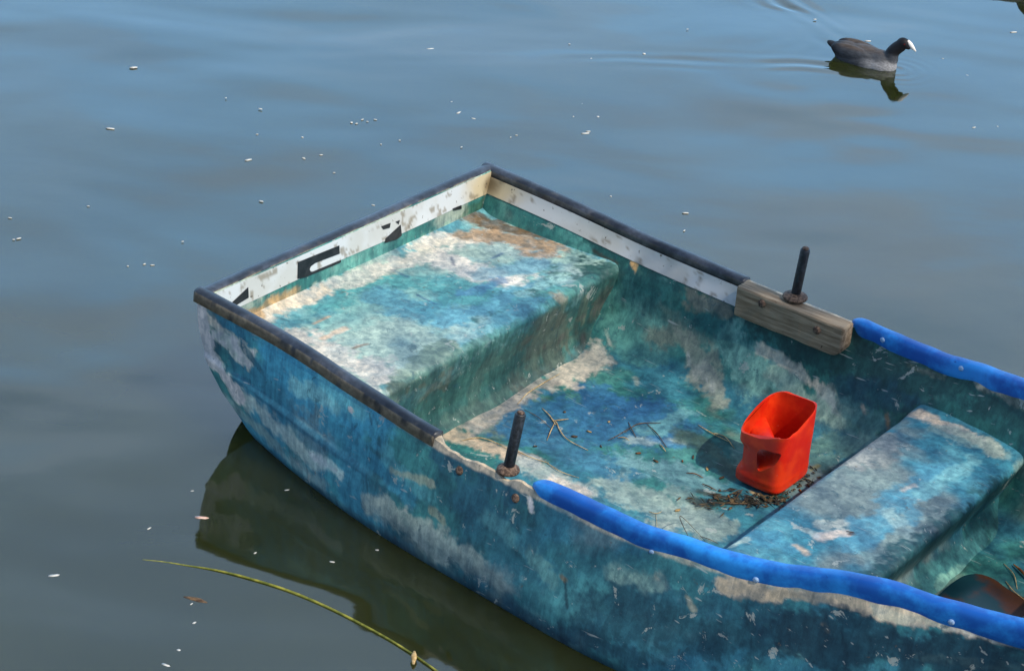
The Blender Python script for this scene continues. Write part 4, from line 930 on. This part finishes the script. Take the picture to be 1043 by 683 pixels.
# ---------------------------------------------------------------- litter in the boat and on the water
LITTER = [
    ('straw_tangle', 'star-shaped tangle of pale straws on the blue part of the floor', 'straw', M_STRAW, 0.0026, [[(0.6609, 0.0748, 0.0284), (0.7066, 0.0517, 0.028), (0.7442, 0.0296, 0.0275)], [(0.7234, 0.0389, 0.0276), (0.7418, 0.055, 0.0285), (0.7512, 0.0787, 0.0288)], [(0.7359, 0.036, 0.0277), (0.7573, -0.0098, 0.0274), (0.7795, -0.0563, 0.0282)], [(0.7379, 0.0378, 0.0277), (0.8199, -0.0163, 0.0282), (0.8936, -0.0211, 0.03)], [(0.7097, 0.0476, 0.0278), (0.7379, 0.0378, 0.0277), (0.7745, 0.0079, 0.0271)]]),
    ('broken_twig', 'dark forked twig on the floor between the straw tangle and the bailer', 'twig', M_TWIG, 0.0024, [[(0.9001, 0.0605, 0.0289), (0.9063, 0.1115, 0.0287), (0.9022, 0.1588, 0.029)], [(0.9079, 0.1278, 0.0287), (0.9108, 0.1888, 0.0295), (0.9509, 0.2409, 0.0307)], [(0.926, 0.2098, 0.0302), (0.9794, 0.1814, 0.0296), (1.0392, 0.1428, 0.0303)], [(0.8812, 0.1833, 0.0291), (0.9126, 0.1537, 0.0292), (0.9478, 0.1277, 0.0297)]]),
    ('straw_piece', 'short pale straw lying under the dark forked twig', 'straw', M_STRAW, 0.0026, [[(0.9102, 0.0923, 0.0292), (0.9275, 0.1004, 0.0298), (0.9439, 0.1006, 0.0303)]]),
    ('straw_stalk', 'long pale stalk on the floor behind the near oarlock pin', 'straw', M_STRAW, 0.0024, [[(0.7315, -0.1598, 0.0303), (0.8009, -0.1665, 0.0316), (0.8596, -0.1519, 0.0319)]]),
    ('thin_twig', 'thin dark twig lying beside the top of the near oarlock pin', 'twig', M_TWIG, 0.0016, [[(0.6292, 0.0351, 0.0278), (0.6856, 0.0253, 0.0264), (0.7493, 0.0052, 0.0264)]]),
    ('straw_stalk', 'pale stalk leaning toward the bench from the near oarlock pin', 'straw', M_STRAW, 0.0022, [[(0.5997, 0.0413, 0.0296), (0.5874, 0.1012, 0.0322), (0.5845, 0.1592, 0.0334), (0.5815, 0.2598, 0.0342)]]),
    ('reed_twig', 'yellow brown reed twig on the floor left of the red bailer', 'twig', M_STRAW, 0.0026, [[(1.0336, 0.3036, 0.0325), (1.0869, 0.2879, 0.0327), (1.1526, 0.2871, 0.0322)], [(1.088, 0.296, 0.0329), (1.1195, 0.2978, 0.0327), (1.1777, 0.2685, 0.0318)]]),
    ('bark_flake', 'small pinkish bark flake on the grey floor', 'bark flake', M_LEAF, 0.0030, [[(1.1535, 0.0709, 0.0301), (1.1765, 0.0792, 0.0302), (1.2002, 0.0817, 0.0301)]]),
    ('bark_flake', 'small dark bark flake near the front of the red bailer', 'bark flake', M_TWIG, 0.0032, [[(1.2148, 0.0555, 0.0298), (1.2392, 0.052, 0.0298), (1.2635, 0.0528, 0.0308)]]),
    ('straw_stalk', 'upright pale straw with a tuft behind the near blue tube', 'straw', M_STRAW, 0.0018, [[(1.5115, -0.6324, 0.3237), (1.2458, -0.1983, 0.0309), (1.213, -0.1557, 0.0294)], [(1.1921, -0.1571, 0.0298), (1.213, -0.1557, 0.0294), (1.2155, -0.1325, 0.0289)]]),
    ('bent_twig', 'bent dark twig behind the near blue tube by the thwart', 'twig', M_TWIG, 0.0017, [[(1.5981, -0.6117, 0.3267), (1.3354, -0.1555, 0.0335), (1.3785, -0.1792, 0.0345), (1.4032, -0.1936, 0.0348)], [(1.3581, -0.1667, 0.0341), (1.3912, -0.1668, 0.0344), (1.4138, -0.1647, 0.0349)]]),
    ('straw_piece', 'tiny yellow straw on the floor below the forked twig', 'straw', M_STRAW, 0.0028, [[(1.0163, 0.1428, 0.0303), (1.0343, 0.1312, 0.0304), (1.0491, 0.124, 0.0303)]]),
    ('dark_twig', 'dark wet twig lying in front of the red bailer', 'twig', M_TWIG, 0.0028, [[(1.2776, -0.0148, 0.0307), (1.3307, 0.0213, 0.0316), (1.4113, 0.1104, 0.0298)], [(1.3288, 0.0195, 0.0316), (1.3202, 0.0702, 0.0322), (1.3087, 0.112, 0.0297)]]),
    ('straw_stalk', 'long curved stalk near the near gunwale break', 'straw', M_STRAW, 0.0022, [[(0.6157, -0.2241, 0.0307), (0.6431, -0.1817, 0.0303), (0.6923, -0.1704, 0.0306), (0.7433, -0.1703, 0.0304)]]),
    ('straw_piece', 'pale straw on the floor in front of the near blue tube end', 'straw', M_STRAW, 0.0022, [[(0.8453, -0.1506, 0.0313), (0.9166, -0.1705, 0.0338), (0.9656, -0.1574, 0.0338)]]),
    ('straw_stalk', 'dry straw lying past the thwart at the right edge', 'straw', M_STRAW, 0.0024, [[(2.0354, 0.1969, 0.0372), (2.0769, 0.1626, 0.0387), (2.1157, 0.1486, 0.0408)], [(1.994, 0.2674, 0.0367), (2.0382, 0.2341, 0.0379), (2.0746, 0.1832, 0.039)]]),
    ('dead_leaf', 'curled brown leaf past the thwart at the right edge', 'leaf', M_LEAF, 0.0060, [[(2.0172, 0.2756, 0.0404), (2.049, 0.2557, 0.0413), (2.0874, 0.2269, 0.0439)]]),
    ('bark_flake', 'tiny brown flake beside the white scar on the thwart', 'bark flake', M_TWIG, 0.0020, [[(1.7416, -0.13, 0.206), (1.7532, -0.1311, 0.206), (1.758, -0.1206, 0.2061)]]),
]
MAT = [(1.2581, -0.0411, 0.0287), (1.2814, -0.0113, 0.0286), (1.3012, 0.0333, 0.0292), (1.3341, 0.0629, 0.0303), (1.3788, 0.0748, 0.0294), (1.4058, 0.1192, 0.0273), (1.4139, 0.1551, 0.0268), (1.4194, 0.2049, 0.0282), (1.4205, 0.2725, 0.0292), (1.4065, 0.3253, 0.0308)]
CRUMBS = [(1.111, 0.1143, 0.0275), (1.121, 0.1513, 0.0282), (1.1827, 0.1264, 0.0282), (1.2694, 0.0579, 0.0286), (1.3036, 0.0485, 0.0295), (1.3106, 0.0754, 0.0296), (1.3485, 0.0504, 0.0302), (1.3742, 0.0629, 0.0297), (1.3847, 0.1041, 0.0279), (0.9074, 0.0185, 0.0292), (0.8323, 0.0661, 0.0245), (0.8204, 0.0143, 0.0257), (1.0029, 0.0595, 0.0302), (1.0614, 0.0596, 0.0302), (1.2421, -0.0991, 0.027), (1.2363, 0.1174, 0.0275), (1.4254, 0.2098, 0.0286), (0.7764, -0.1047, 0.0268), (0.8411, 0.1456, 0.0264), (0.7204, 0.1012, 0.0269)]
PUDDLE = [(1.9466, -0.0189), (1.9416, 0.0403), (1.9423, 0.1001), (1.9513, 0.1506), (1.9711, 0.1757), (2.009, 0.182), (2.055, 0.1665), (2.1039, 0.1604), (2.1774, 0.1841), (2.2512, 0.1125), (2.1996, -0.0462), (2.0562, -0.0728)]
FLECKS = [(-1.504, 7.718, 9), (-1.474, 7.116, 8), (-0.956, 6.927, 7), (-0.979, 7.398, 5), (-0.957, 7.158, 3), (-0.796, 7.161, 4), (-0.770, 6.978, 4), (-0.713, 7.015, 4), (-0.766, 6.970, 3), (-0.652, 6.870, 3), (-0.866, 6.593, 5), (-0.637, 7.330, 5), (-0.618, 7.324, 4), (-0.601, 7.365, 4), (-0.581, 7.350, 3), (-0.555, 7.374, 4), (-0.405, 8.146, 8), (-0.368, 7.989, 8), (-0.451, 8.070, 4), (-0.423, 7.797, 4), (-0.256, 7.498, 7), (-0.199, 7.451, 5), (-0.288, 7.600, 3), (-0.514, 7.149, 3), (-0.451, 7.197, 3), (-1.642, 6.327, 4), (-1.593, 6.171, 3), (-1.580, 6.181, 5), (-1.325, 5.651, 9), (-1.207, 6.042, 3), (-1.159, 6.064, 4), (-1.134, 6.061, 4), (-1.070, 6.244, 3), (-0.495, 6.626, 4), (0.422, 8.126, 8), (0.448, 8.265, 6), (0.235, 8.166, 4), (0.243, 7.982, 4), (0.202, 7.674, 8), (0.214, 7.386, 8), (0.225, 7.407, 5), (0.261, 7.557, 5), (0.170, 7.540, 3), (0.437, 7.894, 4), (0.498, 7.895, 4), (0.664, 7.876, 4), (0.813, 8.085, 6), (0.812, 7.812, 6), (0.758, 8.150, 4), (0.557, 6.744, 6), (0.548, 6.600, 4), (1.344, 8.587, 6), (1.387, 8.608, 7), (1.260, 8.098, 6), (1.187, 8.833, 5), (2.034, 8.851, 8), (1.751, 8.282, 4), (1.744, 8.087, 5), (1.691, 7.720, 5), (1.785, 7.748, 3), (-0.056, 7.298, 3), (-0.036, 7.321, 3), (-1.350, 5.181, 5), (-1.377, 5.122, 5), (-1.064, 4.350, 7), (-1.180, 5.172, 7), (-0.815, 5.090, 4), (-0.876, 4.584, 4), (-0.798, 4.773, 3), (-0.557, 4.810, 4), (-0.736, 4.027, 6), (-0.717, 4.087, 4), (-0.699, 4.198, 4), (-0.718, 4.273, 3), (-0.598, 4.509, 3), (-0.405, 4.494, 4), (-0.299, 4.561, 3), (0.304, 6.838, 3), (0.147, 8.317, 3), (0.635, 8.594, 3), (1.534, 7.993, 3), (1.677, 8.458, 3), (0.022, 7.751, 3), (-1.117, 7.479, 3), (-0.141, 8.089, 3), (-1.416, 6.458, 3), (-1.444, 5.807, 3), (-0.228, 7.175, 3)]
STEM = [(-0.8675, 4.4461), (-0.8186, 4.4437), (-0.7566, 4.4343), (-0.6971, 4.4247), (-0.6318, 4.4073), (-0.5688, 4.3855), (-0.5056, 4.3598), (-0.4294, 4.3194), (-0.3534, 4.2715), (-0.2906, 4.227), (-0.2284, 4.1792), (-0.1666, 4.1246), (-0.1177, 4.0771), (-0.034, 3.9941)]
SLIVER = [(-0.7415, 4.3011), (-0.717, 4.2959), (-0.6821, 4.2838)]
PINK = [(-0.755, 4.6509)]
FLUFF = [(-0.1746, 4.1387), (-0.1735, 4.0929)]
LEAFLETS = [(-0.7965, 4.4699), (-0.7482, 4.4717), (-0.6979, 4.4607), (-0.7769, 4.4117), (-0.7243, 4.3843), (-0.6605, 4.3585)]
seen = {}
for nm, lb, cat, m, r, lines in LITTER:
    parts = []
    for ln in lines:
        P = np.array(ln); P[1:-1, 2] += .003
        if lb.startswith('upright'): P[:, 2] += np.linspace(0, .0, len(P))
        parts.append(tube(P, [r * .3, r * .6, r * .55, r * .25], 7))
    V, F = join(*parts); c = V.mean(0); c[2] = V[:, 2].min()
    o = mesh(nm, V - c, F, m); o.matrix_world = BM @ Matrix.Translation(c); put(o, lb, cat, 'dry litter in the boat')
bm = bmesh.new(); pv = []
P = np.array([(x, y, 0) for x, y in PUDDLE + PUDDLE[:1]]); P = curve3(P, 60)[:-1]
cx_, cy_ = P[:, 0].mean(), P[:, 1].mean(); n = len(P)
V = [(cx_, cy_, .0432)] + [(x + (cx_ - x) * k, y + (cy_ - y) * k, .0432 - .004 * (1 - k) ** 6) for k in (.6, .3, .1, .0) for x, y, _ in P]
F = [(0, 1 + i, 1 + (i + 1) % n) for i in range(n)] + [(1 + r_ * n + i, 1 + (r_ + 1) * n + i, 1 + (r_ + 1) * n + (i + 1) % n, 1 + r_ * n + (i + 1) % n) for r_ in range(3) for i in range(n)]
mp_, nd_, lk_, b_ = new_mat('brown_bilge_water'); g_ = nd_.new('ShaderNodeTexCoord').outputs['Object']
lk_.new(mixcol(nd_, lk_, ramp(nd_, lk_, noise(nd_, lk_, g_, 9, 3, .5), .42, .58), lin('4a2c1c'), lin('123038')), b_.inputs['Base Color']); b_.inputs['Roughness'].default_value = .22; b_.inputs['Specular IOR Level'].default_value = .2
put(mesh('bilge_water', V, F, mp_, boat), None)

def fleck(w, seed):
    r_ = random.Random(seed); n = 9; V = [(0, 0, .0016)]; a0 = r_.random() * 7
    for k in range(n):
        a = 2 * math.pi * k / n; q = w * (.5 + .22 * math.sin(2 * a + a0) + .12 * r_.random()); V.append((q * math.cos(a), q * .55 * math.sin(a), .0006))
    for k in range(n): V.append((V[1 + k][0] * .9, V[1 + k][1] * .9, -.002))
    F = [(0, 1 + k, 1 + (k + 1) % n) for k in range(n)] + [(1 + k, 1 + n + k, 1 + n + (k + 1) % n, 1 + (k + 1) % n) for k in range(n)] + [tuple(range(n + 1, 2 * n + 1))[::-1]]
    return V, F

FLECK_LABELS = {
 0: 'bright white fleck floating alone in the upper left of the water', 1: 'white fleck floating just below the brightest upper left fleck',
 2: 'white fleck on the water straight above the near corner of the stern', 16: 'upper of two white flecks on the water left of centre at the top',
 17: 'lower of two white flecks on the water left of centre at the top', 20: 'white fleck floating above the far corner of the stern',
 28: 'large white fleck floating well left of the near stern corner', 34: 'white fleck floating left of the coot and its wake',
 38: 'upper of two close white flecks above the boat, right of its far corner', 39: 'lower of two close white flecks above the boat, right of its far corner',
 52: 'white fleck floating right behind the coot and touching its back', 55: 'white fleck on the water right of the coot near the edge',
 64: 'white fleck floating in the lower left, left of the floating green stem', 65: 'white fleck floating left of the near side of the boat'}
proto = [fleck(1.0, k) for k in range(6)]
for i, (x, y, s_) in enumerate(FLECKS):
    V, F = proto[i % 6]; V = np.array(V); V[:, :2] *= s_ * (.0019 + .00012 * s_); V[:, 2] *= min(1.0, .5 + s_ * .08)
    o = mesh('white_fleck', V, F, M_FLECK); o.location = (x, y, .001); o.rotation_euler = (0, 0, rng.uniform(-.5, .9))
    put(o, FLECK_LABELS.get(i, 'tiny white fleck of plant fluff, one of many dotted over the open water'), 'fleck', 'white flecks floating on the water')
# the green stem that drifts beside the hull
P = np.array([(x, y, .0015) for x, y in STEM]); P[:4, 2] = (-.0012, -.0010, -.0004, .0008)
V, F = tube(P, [.0016, .0022, .003, .0034, .0032, .0028, .0026, .0025], 9, 90)
put(mesh('water_reed', V, F, M_STEM), 'long thin yellow green plant stem floating beside the hull', 'plant stem')
V, F = tube(np.array([(*FLUFF[0], .006), ((FLUFF[0][0] + FLUFF[1][0]) / 2, (FLUFF[0][1] + FLUFF[1][1]) / 2, .009), (*FLUFF[1], .005)]), [.003, .008, .003], 8, 12)
put(mesh('seed_husk', V, F, M_STRAW), 'pale seed husk caught on the floating green stem', 'seed husk')
P = np.array([(x, y, .0005) for x, y in SLIVER]); V, F = tube(P, [.002, .007, .008, .002], 8, 16); V[:, 2] *= .35
put(mesh('leaf_sliver', V, F, M_TWIG), 'dark narrow leaf floating left of the green stem', 'leaf')
V, F = fleck(.026, 3); o = mesh('petal', V, F, simple('pink_petal', lin('c79a86'), lin('e0c4b4'), 80, .6)); o.location = (*PINK[0], .001); put(o, 'small pink petal floating in the reflection of the hull', 'petal')
# matted wet leaf litter swept up around the foot of the bailer
R3 = np.random.RandomState(9); lv, lf = [], []
for q in range(150):
    k = R3.randint(len(MAT) - 1); t = R3.rand(); p = np.array(MAT[k]) * (1 - t) + np.array(MAT[k + 1]) * t + R3.normal(0, 1, 3) * (.026, .020, .0)
    p[2] += .004 + .003 * R3.rand(); a_ = R3.rand() * 6.3; L, w_ = R3.uniform(.004, .026) * R3.uniform(.5, 1), R3.uniform(.0012, .010) * R3.uniform(.3, 1)
    d = np.array([math.cos(a_), math.sin(a_), R3.normal(0, .15)]); e = np.array([-math.sin(a_), math.cos(a_), R3.normal(0, .2)]); b0 = len(lv)
    lv += [p - d * L, p - d * L * .2 + e * w_, p + d * L, p - d * L * .2 - e * w_, p + (0, 0, .003)]
    lf += [(b0, b0 + 3, b0 + 4), (b0 + 3, b0 + 2, b0 + 4), (b0 + 2, b0 + 1, b0 + 4), (b0 + 1, b0, b0 + 4)]
lo = mesh('leaf_litter', lv, lf, simple('wet_leaf_litter', lin('1f1c15'), lin('5f4c30'), 45, .6, .3, .3), smooth=False); lo.matrix_world = BM
put(lo, 'matted wet leaf litter around the foot of the red bailer', 'leaf litter', kind='stuff')
for i, p in enumerate(CRUMBS):
    V, F = fleck(rng.uniform(.008, .016), 50 + i); V = np.array(V); V[:, 2] += .003
    o = mesh('leaf_crumb', V, F, (M_LEAF, M_TWIG, M_STRAW, M_TWIG)[i % 4]); o.matrix_world = BM @ Matrix.Translation(p) @ Matrix.Rotation(rng.uniform(0, 6), 4, 'Z')
    put(o, 'tiny crumb of dead leaf lying on the boat floor near the bailer and straws', 'crumb', 'leaf crumbs on the boat floor')
